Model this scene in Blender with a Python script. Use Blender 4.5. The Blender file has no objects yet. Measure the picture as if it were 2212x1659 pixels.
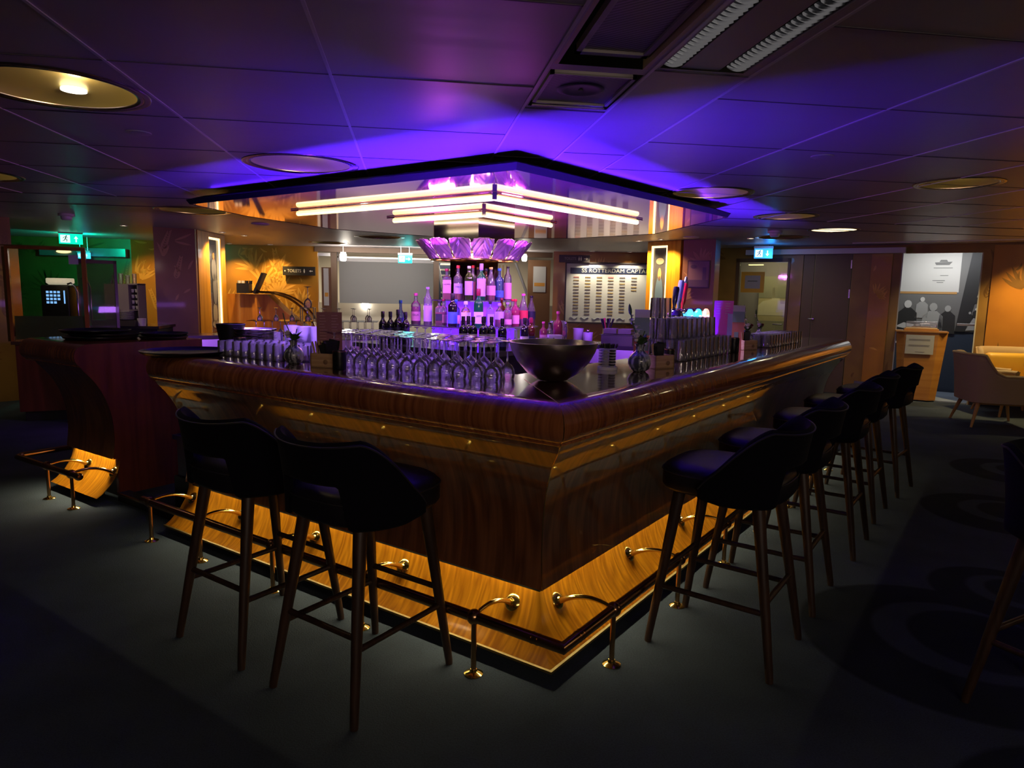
import bpy, math, random
from mathutils import Matrix, Vector
import mathutils
random.seed(7)
S = bpy.context.scene
COL = S.collection
PI = math.pi
R = math.radians

# ---------------------------------------------------------------- camera, world, exposure
CAM_H = 1.5
F_PX = 1480.0
cam_data = bpy.data.cameras.new('camera')
cam_data.sensor_width = 36.0
cam_data.lens = 36.0 * F_PX / 2212.0
cam_data.clip_start = 0.05
cam = bpy.data.objects.new('camera', cam_data)
COL.objects.link(cam)
rx = Vector((0.98935, 0.00112, -0.14557))     # world axes seen from the camera
ry = Vector((-0.14439, 0.13484, -0.98029))
rz = Vector((0.01853, 0.99087, 0.13357))
rot = Matrix((rx, ry, rz)).to_4x4()
cam.matrix_world = Matrix.Translation((0, 0, CAM_H)) @ rot
S.camera = cam
W = bpy.data.worlds.new('world'); S.world = W; W.use_nodes = True
W.node_tree.nodes['Background'].inputs[0].default_value = (0.5, 0.45, 0.6, 1)
W.node_tree.nodes['Background'].inputs[1].default_value = 0.004
S.view_settings.view_transform = 'Standard'
S.view_settings.look = 'None'
S.view_settings.gamma = 1.0
S.view_settings.exposure = 0.6
S.view_settings.use_curve_mapping = False
S.cycles.max_bounces = 7
S.cycles.transparent_max_bounces = 24
S.cycles.glossy_bounces = 4
S.cycles.diffuse_bounces = 2
S.cycles.transmission_bounces = 6
S.cycles.sample_clamp_indirect = 3.0
S.cycles.caustics_reflective = False
S.cycles.caustics_refractive = False
S.cycles.use_denoising = True

def lamp(kind, name, loc, energy, color, target=None, size=0.1, size_y=None, spot=60, blend=0.5, spread=None):
    d = bpy.data.lights.new(name, kind)
    d.energy = energy; d.color = color
    if kind == 'AREA':
        d.shape = 'RECTANGLE'; d.size = size; d.size_y = size_y or size
        if spread: d.spread = R(spread)
    elif kind == 'SPOT':
        d.spot_size = R(spot); d.spot_blend = blend; d.shadow_soft_size = size
    else:
        d.shadow_soft_size = size
    o = bpy.data.objects.new(name, d); COL.objects.link(o)
    o.location = loc
    if target is not None:
        o.rotation_euler = (Vector(target) - Vector(loc)).to_track_quat('-Z', 'Y').to_euler()
    return o

def strip_lamp(name, p, q, energy, color, down, width=0.02, spread=None):
    """long area lamp between p and q that shines along 'down'"""
    p, q, down = Vector(p), Vector(q), Vector(down).normalized()
    d = bpy.data.lights.new(name, 'AREA'); d.shape = 'RECTANGLE'
    d.size = (q - p).length; d.size_y = width
    d.energy = energy; d.color = color
    if spread: d.spread = R(spread)
    o = bpy.data.objects.new(name, d); COL.objects.link(o)
    xa = (q - p).normalized(); za = -down; za = (za - xa * za.dot(xa)).normalized(); ya = za.cross(xa)
    m = Matrix((xa, ya, za)).transposed().to_4x4(); m.translation = (p + q) / 2
    o.matrix_world = m
    return o

# bar frame: two wings that meet at the corner C
C = Vector((0.536, 2.252, 0))
def az(a): return Vector((math.sin(R(a)), math.cos(R(a)), 0))
DL, DR = az(-47.2), az(44.5)
NL, NR = az(42.8), az(-45.5)
def L(s, w, z=0.0): return C + DL * s + NL * w + Vector((0, 0, z))
def Rr(s, w, z=0.0): return C + DR * s + NR * w + Vector((0, 0, z))
MIT = (DL + DR).normalized(); MK = 1.0 / abs(MIT.dot(NL))
def M_(w, z=0.0): return C + MIT * (w * MK) + Vector((0, 0, z))
CI = Vector((0.60, 6.65, 0))     # centre of the bar island
CEIL = 2.3

# light of the room -------------------------------------------------------------
WARM = (1.0, 0.70, 0.22)
KICK = (1.0, 0.84, 0.50)
VIOLET = (0.30, 0.06, 1.0)
BLUE = (0.085, 0.012, 1.0)
# LED line above the kick panels of the bar
down_l = (-NL * 0.75 + Vector((0, 0, -1))).normalized()
down_r = (-NR * 0.75 + Vector((0, 0, -1))).normalized()
strip_lamp('kick_light', L(0.30, 0.288, 0.300), L(2.80, 0.288, 0.300), 8.6, KICK, down_l, 0.012, 125)
strip_lamp('kick_light', Rr(0.30, 0.288, 0.300), Rr(5.20, 0.288, 0.300), 15.5, KICK, down_r, 0.012, 125)
strip_lamp('kick_light', L(3.80, 0.288, 0.300), L(4.40, 0.288, 0.300), 1.9, KICK, down_l, 0.012, 125)
# blue LED line at the bartender side of the bar top
strip_lamp('bar_edge_light', L(0.78, 0.73, 1.04), L(2.80, 0.73, 1.04), 200, BLUE, (-NL * 0.10 + Vector((0, 0, 1))), 0.03, 150)
strip_lamp('bar_edge_light', Rr(0.78, 0.73, 1.04), Rr(5.0, 0.73, 1.04), 180, BLUE, (NR * 0.15 + Vector((0, 0, 1))), 0.03, 120)
# violet spots added at the canopy rim to brighten glasses on the bar tops
for _k in range(4):
    lamp('SPOT', 'added_bar_top_spot', L(1.50+_k*.52, 1.24, 2.17), 185, (0.38, 0.17, 1.0), L(1.0+_k*.50, .74, 1.1), 0.03, None, 36, .5)
for _k in range(4):
    lamp('SPOT', 'added_bar_top_spot', Rr(1.55+_k*.62, 1.22, 2.17), 110, (0.55, 0.38, 1.0), Rr(1.6+_k*.78, .72, 1.1), 0.03, None, 34, .5)
# faint glow of the dimmed round ceiling lights
for _x, _y, _e in ((-1.46, 3.24, 1.5), (-.71, 4.79, .8), (2.335, 5.28, .8), (3.755, 4.40, .9), (-3.3, 5.85, .8), (3.73, 6.58, .9), (5.0, 7.72, 2.0), (5.35, 5.0, 1.2), (-2.32, 7.97, .6), (-.84, 9.25, .5), (2.25, 8.73, .5)):
    lamp('POINT', 'dish_glow', (_x+.05, _y+.05, 2.37), _e*2.2, (1.0, .78, .42), None, .04)
lamp('AREA', 'unseen_room_fill', (0.8, -2.8, 2.1), 24, (1.0, .76, .60), (0.6, 3.0, 1.3), 3.0, .3)  # lamp added behind the camera to brighten the bar front
lamp('AREA', 'unseen_room_fill', (7.5, 2.5, 2.25), 14, (1.0, .70, .42), (7.5, 2.5, 0), 1.5, 1.5)


# ---------------------------------------------------------------- mesh builder
class MB:
    def __init__(s): s.v = []; s.f = []; s.m = []; s.sm = []; s.uv = []
    def add(s, vs, fs, m=0, smooth=False, uvs=None, M=None):
        o = len(s.v)
        for v in vs:
            v = Vector(v)
            s.v.append(M @ v if M is not None else v)
        for i, f in enumerate(fs):
            s.f.append([o + k for k in f]); s.m.append(m); s.sm.append(smooth)
            s.uv.append(uvs[i] if uvs else None)
        return s
    def box(s, x0, x1, y0, y1, z0, z1, m=0, M=None):
        vs = [(x, y, z) for z in (z0, z1) for y in (y0, y1) for x in (x0, x1)]
        fs = [(0, 2, 3, 1), (4, 5, 7, 6), (0, 1, 5, 4), (2, 6, 7, 3), (0, 4, 6, 2), (1, 3, 7, 5)]
        return s.add(vs, fs, m, False, None, M)
    def cbox(s, c, d, m=0, M=None):
        return s.box(c[0]-d[0]/2, c[0]+d[0]/2, c[1]-d[1]/2, c[1]+d[1]/2, c[2]-d[2]/2, c[2]+d[2]/2, m, M)
    def rbox(s, c, d, r=0.01, n=3, m=0, M=None):
        """box with rounded vertical edges and softened top and bottom"""
        hx, hy, hz = d[0]/2, d[1]/2, d[2]/2; r = min(r, hx*.99, hy*.99, hz*.99)
        rings = []
        prof = [(math.sin(PI/2*k/n), 1-math.cos(PI/2*k/n)) for k in range(n+1)]
        zs = [(-hz + r*(1-math.sin(PI/2*k/n)), r*(1-math.cos(PI/2*k/n))) for k in range(n, -1, -1)]
        zs += [(hz - r*(1-math.sin(PI/2*k/n)), r*(1-math.cos(PI/2*k/n))) for k in range(n+1)]
        zs = [(-hz + r*(1-math.cos(PI/2*k/n)), r*(1-math.sin(PI/2*k/n))) for k in range(n+1)] + \
             [(hz - r*(1-math.cos(PI/2*k/n)), r*(1-math.sin(PI/2*k/n))) for k in range(n, -1, -1)]
        vs = []
        for z, ins in zs:
            for (sx, sy, a0) in ((1, 1, 0), (-1, 1, 90), (-1, -1, 180), (1, -1, 270)):
                for k in range(n+1):
                    a = R(a0 + 90*k/n)
                    vs.append((c[0]+sx*(hx-r)+(r-ins)*math.cos(a), c[1]+sy*(hy-r)+(r-ins)*math.sin(a), c[2]+z))
        q = 4*(n+1); fs = []
        for i in range(len(zs)-1):
            for k in range(q):
                k2 = (k+1) % q
                fs.append((i*q+k, i*q+k2, (i+1)*q+k2, (i+1)*q+k))
        fs.append(tuple(reversed(range(q)))); fs.append(tuple((len(zs)-1)*q+k for k in range(q)))
        return s.add(vs, fs, m, True, None, M)
    def lathe(s, prof, n=20, m=0, M=None, smooth=True, c=(0, 0, 0), a0=0, a1=360):
        full = abs(a1-a0) >= 360; cols = n if full else n+1
        vs = []; fs = []
        for r, z in prof:
            for k in range(cols):
                a = R(a0 + (a1-a0)*k/n)
                vs.append((c[0]+r*math.cos(a), c[1]+r*math.sin(a), c[2]+z))
        for i in range(len(prof)-1):
            for k in range(n):
                k2 = (k+1) % cols
                fs.append((i*cols+k, i*cols+k2, (i+1)*cols+k2, (i+1)*cols+k))
        if full:
            if prof[0][0] > 1e-5: fs.append(tuple(reversed(range(cols))))
            if prof[-1][0] > 1e-5: fs.append(tuple((len(prof)-1)*cols+k for k in range(cols)))
        return s.add(vs, fs, m, smooth, None, M)
    def shell(s, prof, n=20, m=0, M=None, c=(0, 0, 0)):
        """open lathe, no caps"""
        vs = []; fs = []
        for r, z in prof:
            for k in range(n):
                a = 2*PI*k/n; vs.append((c[0]+r*math.cos(a), c[1]+r*math.sin(a), c[2]+z))
        for i in range(len(prof)-1):
            for k in range(n):
                k2 = (k+1) % n
                fs.append((i*n+k, i*n+k2, (i+1)*n+k2, (i+1)*n+k))
        return s.add(vs, fs, m, True, None, M)
    def tube(s, pts, r, n=10, m=0, caps=True, M=None, smooth=True):
        pts = [Vector(p) for p in pts]; rs = r if isinstance(r, (list, tuple)) else [r]*len(pts)
        vs = []; fs = []; up = None
        for i, p in enumerate(pts):
            if i == 0: t = pts[1]-p
            elif i == len(pts)-1: t = p-pts[i-1]
            else: t = (pts[i+1]-p).normalized()+(p-pts[i-1]).normalized()
            t.normalize()
            if up is None: up = Vector((0, 0, 1)) if abs(t.z) < .9 else Vector((1, 0, 0))
            a = t.cross(up).normalized(); b = a.cross(t).normalized(); up = b
            k_ = 1.0
            if 0 < i < len(pts)-1:
                k_ = 1.0/max(.5, math.cos((pts[i+1]-p).angle(p-pts[i-1])/2))
            for k in range(n):
                an = 2*PI*k/n; vs.append(p + a*rs[i]*math.cos(an)*k_ + b*rs[i]*math.sin(an))
        for i in range(len(pts)-1):
            for k in range(n):
                k2 = (k+1) % n; fs.append((i*n+k, i*n+k2, (i+1)*n+k2, (i+1)*n+k))
        if caps:
            fs.append(tuple(reversed(range(n)))); fs.append(tuple((len(pts)-1)*n+k for k in range(n)))
        return s.add(vs, fs, m, smooth, None, M)
    def cyl(s, c, r, h, n=20, m=0, r2=None, M=None):
        return s.lathe([(r, 0), (r if r2 is None else r2, h)], n, m, M, True, c)
    def ball(s, c, r, n=12, m=0, M=None, sz=1.0):
        k = max(6, n//2)
        return s.lathe([(r*math.sin(PI*i/k), -r*sz*math.cos(PI*i/k)) for i in range(k+1)], n, m, M, True, c)
    def prism(s, poly, z0, z1, m=0, M=None, smooth=False):
        n = len(poly); vs = [(x, y, z0) for x, y in poly]+[(x, y, z1) for x, y in poly]
        fs = [tuple(reversed(range(n))), tuple(range(n, 2*n))]+[(k, (k+1) % n, n+(k+1) % n, n+k) for k in range(n)]
        return s.add(vs, fs, m, smooth, None, M)
    def grid(s, fn, nu, nv, m=0, smooth=True, M=None, closed=False, uvf=None):
        vs = [fn(i/nu, j/nv) for j in range(nv+1) for i in range(nu+1)]
        fs = []; uvs = []
        for j in range(nv):
            for i in range(nu):
                a = j*(nu+1)+i; fs.append((a, a+1, a+nu+2, a+nu+1))
                if uvf: uvs.append([uvf(i/nu, j/nv), uvf((i+1)/nu, j/nv), uvf((i+1)/nu, (j+1)/nv), uvf(i/nu, (j+1)/nv)])
        return s.add(vs, fs, m, smooth, uvs if uvf else None, M)
    def build(s, name, mats, parent=None, loc=None, angle=38):
        me = bpy.data.meshes.new(name)
        off = Vector(loc) if loc is not None else Vector((0, 0, 0))
        me.from_pydata([tuple(v-off) for v in s.v], [], s.f)
        for mm in (mats if isinstance(mats, (list, tuple)) else [mats]): me.materials.append(mm)
        me.polygons.foreach_set('material_index', s.m)
        me.polygons.foreach_set('use_smooth', s.sm)
        if any(u is not None for u in s.uv):
            ul = me.uv_layers.new(name='uv')
            for p, u in zip(me.polygons, s.uv):
                if u:
                    for li, c in zip(p.loop_indices, u): ul.data[li].uv = c
        me.update()
        if any(s.sm):
            try: me.set_sharp_from_angle(angle=R(angle))
            except Exception: pass
        o = bpy.data.objects.new(name, me); COL.objects.link(o)
        if parent is not None: o.parent = parent
        if loc is not None: o.location = off
        return o

def tag(o, label, cat, group=None, kind=None):
    o['label'] = label; o['category'] = cat
    if group: o['group'] = group
    if kind: o['kind'] = kind
    return o
def thing(name, label, cat, loc=(0, 0, 0), rotz=0.0, group=None):
    o = bpy.data.objects.new(name, None); COL.objects.link(o)
    o.empty_display_size = 0.1; o.location = loc; o.rotation_euler = (0, 0, rotz)
    return tag(o, label, cat, group)
def struct(mb, name, mats, loc=None):
    o = mb.build(name, mats, None, loc); o['kind'] = 'structure'; return o
def dup(root, loc, rotz=None, label=None, group=None, scale=None):
    r = root.copy(); COL.objects.link(r); r.location = loc
    if rotz is not None: r.rotation_euler = (0, 0, rotz)
    if scale is not None: r.scale = scale if hasattr(scale, '__len__') else (scale,)*3
    if label: r['label'] = label
    if group: r['group'] = group
    for ch in CH.get(root.name, []):
        c = ch.copy(); COL.objects.link(c); c.parent = r
        for g in CH.get(ch.name, []):
            d = g.copy(); COL.objects.link(d); d.parent = c
    return r
CH = {}
def index_children():
    CH.clear()
    for o in COL.objects:
        if o.parent: CH.setdefault(o.parent.name, []).append(o)
def TM(loc, rz=0, rx=0, ry=0, sc=1):
    return Matrix.Translation(loc) @ Matrix.Rotation(rz, 4, 'Z') @ Matrix.Rotation(ry, 4, 'Y') @ Matrix.Rotation(rx, 4, 'X') @ Matrix.Scale(sc, 4)
FONT_CACHE = {}
def text(name, s_, size, mat_, parent=None, M=None, extrude=0.0015, align='CENTER', sx=1.0, spacing=1.0):
    cu = bpy.data.curves.new(name, 'FONT'); cu.body = s_; cu.size = size; cu.extrude = extrude
    cu.align_x = align; cu.align_y = 'CENTER'; cu.space_character = spacing
    t = bpy.data.objects.new(name + '_tmp', cu); COL.objects.link(t)
    dg = bpy.context.evaluated_depsgraph_get()
    me = bpy.data.meshes.new_from_object(t.evaluated_get(dg))
    bpy.data.objects.remove(t)
    if sx != 1.0: me.transform(Matrix.Diagonal((sx, 1, 1, 1)))
    if M is not None: me.transform(M)
    me.materials.clear(); me.materials.append(mat_)
    o = bpy.data.objects.new(name, me); COL.objects.link(o)
    if parent is not None: o.parent = parent
    return o

# ---------------------------------------------------------------- materials
def mat(name, col=(.5, .5, .5), rough=.5, metal=0.0, coat=0.0, emit=None, es=0.0, trans=0.0, alpha=1.0, spec=0.5, sheen=0.0):
    m = bpy.data.materials.new(name); m.use_nodes = True
    b = m.node_tree.nodes['Principled BSDF']
    b.inputs['Base Color'].default_value = (*col, 1); b.inputs['Roughness'].default_value = rough
    b.inputs['Metallic'].default_value = metal; b.inputs['Coat Weight'].default_value = coat
    b.inputs['Coat Roughness'].default_value = 0.06
    b.inputs['Specular IOR Level'].default_value = spec
    b.inputs['Sheen Weight'].default_value = sheen
    b.inputs['Transmission Weight'].default_value = trans; b.inputs['Alpha'].default_value = alpha
    if emit: b.inputs['Emission Color'].default_value = (*emit, 1); b.inputs['Emission Strength'].default_value = es
    return m
def nodes(m): return m.node_tree.nodes, m.node_tree.links, m.node_tree.nodes['Principled BSDF']
def wood(name, c1, c2, rough=.25, coat=.6, scale=(40, 1.5, 1), use_uv=True, bump=.0, coat_rough=.05, ring=.5):
    m = mat(name, c1, rough, 0, coat); n, l, b = nodes(m)
    b.inputs['Coat Roughness'].default_value = coat_rough
    tc = n.new('ShaderNodeTexCoord'); mp = n.new('ShaderNodeMapping'); mp.inputs['Scale'].default_value = scale
    l.new(tc.outputs['UV' if use_uv else 'Object'], mp.inputs['Vector'])
    nz = n.new('ShaderNodeTexNoise'); nz.inputs['Scale'].default_value = 1.0; nz.inputs['Detail'].default_value = 6; nz.inputs['Distortion'].default_value = .6
    l.new(mp.outputs[0], nz.inputs['Vector'])
    mp2 = n.new('ShaderNodeMapping'); mp2.inputs['Scale'].default_value = (scale[0]*.12, scale[1]*.5, scale[2]*.3)
    l.new(tc.outputs['UV' if use_uv else 'Object'], mp2.inputs['Vector'])
    nz2 = n.new('ShaderNodeTexNoise'); nz2.inputs['Scale'].default_value = 1.0; nz2.inputs['Detail'].default_value = 2
    l.new(mp2.outputs[0], nz2.inputs['Vector'])
    mul = n.new('ShaderNodeMath'); mul.operation = 'MULTIPLY'; mul.inputs[1].default_value = 14 * ring
    l.new(nz2.outputs[0], mul.inputs[0])
    fr = n.new('ShaderNodeMath'); fr.operation = 'PINGPONG'; fr.inputs[1].default_value = .5; l.new(mul.outputs[0], fr.inputs[0])
    mx = n.new('ShaderNodeMath'); mx.operation = 'ADD'; l.new(nz.outputs[0], mx.inputs[0])
    sc = n.new('ShaderNodeMath'); sc.operation = 'MULTIPLY_ADD'; sc.inputs[1].default_value = .7; sc.inputs[2].default_value = -.18; l.new(fr.outputs[0], sc.inputs[0])
    l.new(sc.outputs[0], mx.inputs[1])
    cr = n.new('ShaderNodeValToRGB'); cr.color_ramp.elements[0].position = .28; cr.color_ramp.elements[1].position = .80
    cr.color_ramp.elements[0].color = (*c2, 1); cr.color_ramp.elements[1].color = (*c1, 1)
    l.new(mx.outputs[0], cr.inputs[0]); l.new(cr.outputs[0], b.inputs['Base Color'])
    if bump:
        bp = n.new('ShaderNodeBump'); bp.inputs['Strength'].default_value = bump; bp.inputs['Distance'].default_value = .002
        l.new(nz.outputs[0], bp.inputs['Height']); l.new(bp.outputs[0], b.inputs['Normal'])
    return m
def noise_bump(m, scale, strength, dist=.002, col2=None, cscale=None):
    n, l, b = nodes(m)
    tc = n.new('ShaderNodeTexCoord'); nz = n.new('ShaderNodeTexNoise'); nz.inputs['Scale'].default_value = scale; nz.inputs['Detail'].default_value = 4
    l.new(tc.outputs['Object'], nz.inputs['Vector'])
    bp = n.new('ShaderNodeBump'); bp.inputs['Strength'].default_value = strength; bp.inputs['Distance'].default_value = dist
    l.new(nz.outputs[0], bp.inputs['Height']); l.new(bp.outputs[0], b.inputs['Normal'])
    if col2:
        n2 = n.new('ShaderNodeTexNoise'); n2.inputs['Scale'].default_value = cscale or scale*.2; l.new(tc.outputs['Object'], n2.inputs['Vector'])
        mr = n.new('ShaderNodeMix'); mr.data_type = 'RGBA'; mr.inputs[6].default_value = b.inputs['Base Color'].default_value; mr.inputs[7].default_value = (*col2, 1)
        rp = n.new('ShaderNodeMapRange'); rp.inputs[1].default_value = .35; rp.inputs[2].default_value = .65
        l.new(n2.outputs[0], rp.inputs[0]); l.new(rp.outputs[0], mr.inputs[0]); l.new(mr.outputs[2], b.inputs['Base Color'])
    return m
def glass(name, tint=(1, 1, 1), refl=1.0, haze=0.0, ior=1.5, hazecol=None):
    """thin clear glass: mirror reflection over see-through"""
    m = bpy.data.materials.new(name); m.use_nodes = True; n = m.node_tree.nodes; l = m.node_tree.links
    for x in list(n): n.remove(x)
    out = n.new('ShaderNodeOutputMaterial'); tr = n.new('ShaderNodeBsdfTransparent'); tr.inputs[0].default_value = (*tint, 1)
    gl = n.new('ShaderNodeBsdfGlossy'); gl.inputs[0].default_value = (1, 1, 1, 1); gl.inputs['Roughness'].default_value = .04
    lw = n.new('ShaderNodeFresnel'); lw.inputs[0].default_value = ior
    mu = n.new('ShaderNodeMath'); mu.operation = 'MULTIPLY'; mu.inputs[1].default_value = refl; mu.use_clamp = True
    l.new(lw.outputs[0], mu.inputs[0])
    mx = n.new('ShaderNodeMixShader'); l.new(mu.outputs[0], mx.inputs[0])
    if haze > 0:
        df = n.new('ShaderNodeBsdfTranslucent'); df.inputs[0].default_value = (*(hazecol or tint), 1)
        d2 = n.new('ShaderNodeBsdfDiffuse'); d2.inputs[0].default_value = (*(hazecol or tint), 1)
        m2 = n.new('ShaderNodeMixShader'); m2.inputs[0].default_value = .5; l.new(df.outputs[0], m2.inputs[1]); l.new(d2.outputs[0], m2.inputs[2])
        m3 = n.new('ShaderNodeMixShader'); m3.inputs[0].default_value = haze; l.new(tr.outputs[0], m3.inputs[1]); l.new(m2.outputs[0], m3.inputs[2])
        l.new(m3.outputs[0], mx.inputs[1])
    else: l.new(tr.outputs[0], mx.inputs[1])
    l.new(gl.outputs[0], mx.inputs[2]); l.new(mx.outputs[0], out.inputs[0])
    return m

M_NOSE = wood('bar_nose_wood', (.36, .125, .040), (.19, .055, .018), .22, 1.0, (60, 1.2, 1), ring=.5)
M_TOP = wood('bar_top_wood', (.10, .028, .018), (.055, .014, .010), .12, 1.0, (3, 40, 1))
M_FRONT = wood('bar_front_wood', (.20, .075, .028), (.085, .028, .010), .34, 1.0, (45, 1.6, 1), coat_rough=.035)
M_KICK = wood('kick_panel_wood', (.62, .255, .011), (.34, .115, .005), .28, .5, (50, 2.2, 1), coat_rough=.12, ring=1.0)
M_ENDW = wood('end_panel_wood', (.16, .035, .018), (.09, .018, .010), .35, .3, (14, 14, 1.2), use_uv=False)
M_PLINTH = mat('black_plinth', (.006, .006, .008), .6)
M_BRASS = mat('polished_brass', (.78, .56, .14), .16, 1.0)
M_BRONZE = mat('aged_brass', (.52, .30, .14), .22, 1.0)
M_EDGE = mat('dull_brass_edge', (.22, .16, .05), .5, .8)
M_LEATHER = noise_bump(mat('black_leather', (.010, .009, .013), .42, 0, 0, spec=.28), 320, .08)
M_VELVET = noise_bump(mat('black_velvet', (.0035, .0035, .007), .95, sheen=.02, spec=.1), 500, .15)
M_PIPING = mat('black_piping', (.010, .009, .012), .6)
M_LEGW = wood('dark_leg_wood', (.050, .024, .012), (.022, .010, .006), .45, .1, (30, 30, 2), use_uv=False)
M_STEEL = mat('brushed_steel', (.55, .53, .50), .26, 1.0)
M_CHROME = mat('chrome', (.80, .80, .82), .07, 1.0)
M_BLACKP = mat('black_plastic', (.008, .008, .010), .35)
M_WHITEP = mat('white_plastic', (.62, .60, .62), .4)
M_GLASS = glass('clear_glass', (.97, .97, 1.0), 2.2, .20, 1.5, (.95, .92, 1))
M_GLASSW = glass('window_glass', (.86, .88, .86), 1.0, 0, 1.5)
M_FROST = glass('frosted_plastic', (.9, .9, .95), .6, .55)
M_DARKW = wood('dark_brown_wood', (.075, .035, .016), (.04, .018, .008), .4, .2, (12, 12, 1), use_uv=False)
M_MIRROR = mat('mirror_column', (.42, .38, .42), .10, 1.0)

# carpet with a pattern of large discs and crescents
def carpet():
    m = mat('carpet', (.050, .062, .062), .95, spec=.1, sheen=.0); n, l, b = nodes(m)
    tc = n.new('ShaderNodeTexCoord')
    nz = n.new('ShaderNodeTexNoise'); nz.inputs['Scale'].default_value = 160; nz.inputs['Detail'].default_value = 5; l.new(tc.outputs['Object'], nz.inputs['Vector'])
    nz2 = n.new('ShaderNodeTexNoise'); nz2.inputs['Scale'].default_value = 3.0; nz2.inputs['Detail'].default_value = 3; l.new(tc.outputs['Object'], nz2.inputs['Vector'])
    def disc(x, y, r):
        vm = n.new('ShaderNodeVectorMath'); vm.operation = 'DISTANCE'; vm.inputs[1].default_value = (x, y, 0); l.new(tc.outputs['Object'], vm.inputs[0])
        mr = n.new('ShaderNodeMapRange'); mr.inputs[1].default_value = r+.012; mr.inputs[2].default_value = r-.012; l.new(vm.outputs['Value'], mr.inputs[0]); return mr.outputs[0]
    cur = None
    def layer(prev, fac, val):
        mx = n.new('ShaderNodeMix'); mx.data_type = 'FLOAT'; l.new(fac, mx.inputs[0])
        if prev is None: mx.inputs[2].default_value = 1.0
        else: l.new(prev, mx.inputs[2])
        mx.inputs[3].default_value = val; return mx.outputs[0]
    for (x, y, r) in ((2.35, 2.52, .62), (4.15, 4.15, .50), (3.05, 2.95, .36), (4.9, 3.3, .6), (2.0, 1.35, .52), (5.3, 5.2, .5), (-3.6, 2.9, .55), (-4.6, 4.6, .6), (-2.6, 1.5, .4), (6.4, 5.2, .45)):  # the disc nearest the camera stands for a shadow cast on the carpet
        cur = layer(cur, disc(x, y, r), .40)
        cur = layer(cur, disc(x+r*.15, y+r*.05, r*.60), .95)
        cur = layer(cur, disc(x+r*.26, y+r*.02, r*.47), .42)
    ad = n.new('ShaderNodeMath'); ad.operation = 'MULTIPLY_ADD'; ad.inputs[1].default_value = .9; ad.inputs[2].default_value = .55; l.new(nz.outputs[0], ad.inputs[0])
    ad2 = n.new('ShaderNodeMath'); ad2.operation = 'MULTIPLY_ADD'; ad2.inputs[1].default_value = .7; ad2.inputs[2].default_value = .65; l.new(nz2.outputs[0], ad2.inputs[0])
    m1 = n.new('ShaderNodeMath'); m1.operation = 'MULTIPLY'; l.new(ad.outputs[0], m1.inputs[0]); l.new(ad2.outputs[0], m1.inputs[1])
    m2 = n.new('ShaderNodeMath'); m2.operation = 'MULTIPLY'; l.new(m1.outputs[0], m2.inputs[0]); l.new(cur, m2.inputs[1])
    vm = n.new('ShaderNodeVectorMath'); vm.operation = 'SCALE'; vm.inputs[0].default_value = (.048, .064, .086); l.new(m2.outputs[0], vm.inputs['Scale'])
    l.new(vm.outputs[0], b.inputs['Base Color'])
    bp = n.new('ShaderNodeBump'); bp.inputs['Strength'].default_value = .6; bp.inputs['Distance'].default_value = .004; l.new(nz.outputs[0], bp.inputs['Height']); l.new(bp.outputs[0], b.inputs['Normal'])
    return m
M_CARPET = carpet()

def ceiling_mat():
    m = mat('ceiling_panels', (.46, .42, .44), .40, 0, 0, spec=.38); n, l, b = nodes(m)
    tc = n.new('ShaderNodeTexCoord'); mp = n.new('ShaderNodeMapping'); mp.inputs['Scale'].default_value = (.5, 9, 1)
    l.new(tc.outputs['Object'], mp.inputs[0])
    nz = n.new('ShaderNodeTexNoise'); nz.inputs['Scale'].default_value = 1.0; nz.inputs['Detail'].default_value = 1; l.new(mp.outputs[0], nz.inputs['Vector'])
    wv = n.new('ShaderNodeTexWave'); wv.wave_type = 'BANDS'; wv.bands_direction = 'Y'; wv.inputs['Scale'].default_value = 2.6; wv.inputs['Distortion'].default_value = 0.0; l.new(tc.outputs['Object'], wv.inputs['Vector'])
    sep = n.new('ShaderNodeSeparateXYZ'); l.new(tc.outputs['Object'], sep.inputs[0])
    far = n.new('ShaderNodeMapRange'); far.inputs[1].default_value = 6.5; far.inputs[2].default_value = 7.5; l.new(sep.outputs['Y'], far.inputs[0])
    mm = n.new('ShaderNodeMath'); mm.operation = 'MULTIPLY'; l.new(wv.outputs['Fac'], mm.inputs[0]); l.new(far.outputs[0], mm.inputs[1])
    ad = n.new('ShaderNodeMath'); ad.operation = 'ADD'; l.new(nz.outputs[0], ad.inputs[0]); l.new(mm.outputs[0], ad.inputs[1])
    bp = n.new('ShaderNodeBump'); bp.inputs['Strength'].default_value = .35; bp.inputs['Distance'].default_value = .006; l.new(ad.outputs[0], bp.inputs['Height']); l.new(bp.outputs[0], b.inputs['Normal'])
    return m
M_CEIL = ceiling_mat()
M_SEAM = mat('ceiling_seam_strip', (.70, .66, .70), .3)
M_GROOVE = mat('ceiling_groove', (.10, .09, .10), .7)
M_DARKV = mat('ceiling_void', (.02, .02, .022), .8)
M_ORANGE = noise_bump(mat('amber_wall_panel', (.46, .20, .022), .34, 0, .35), 9, .03, .004, (.36, .145, .016), 1.6)
M_LEAF = mat('pale_leaf_inlay', (.66, .33, .06), .30, 0, .35)
M_OLIVE = noise_bump(mat('olive_wall_panel', (.30, .17, .035), .45, 0, .1), 12, .05, .004, (.20, .11, .022), 2.2)
M_LEAFD = mat('dark_leaf_inlay', (.17, .085, .012), .4, 0, .1)
M_WALLD = mat('dark_wall', (.05, .042, .028), .6)

# ================================================================ THE ROOM
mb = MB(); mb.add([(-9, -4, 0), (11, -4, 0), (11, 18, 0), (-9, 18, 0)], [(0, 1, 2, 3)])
struct(mb, 'floor', M_CARPET)

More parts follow.
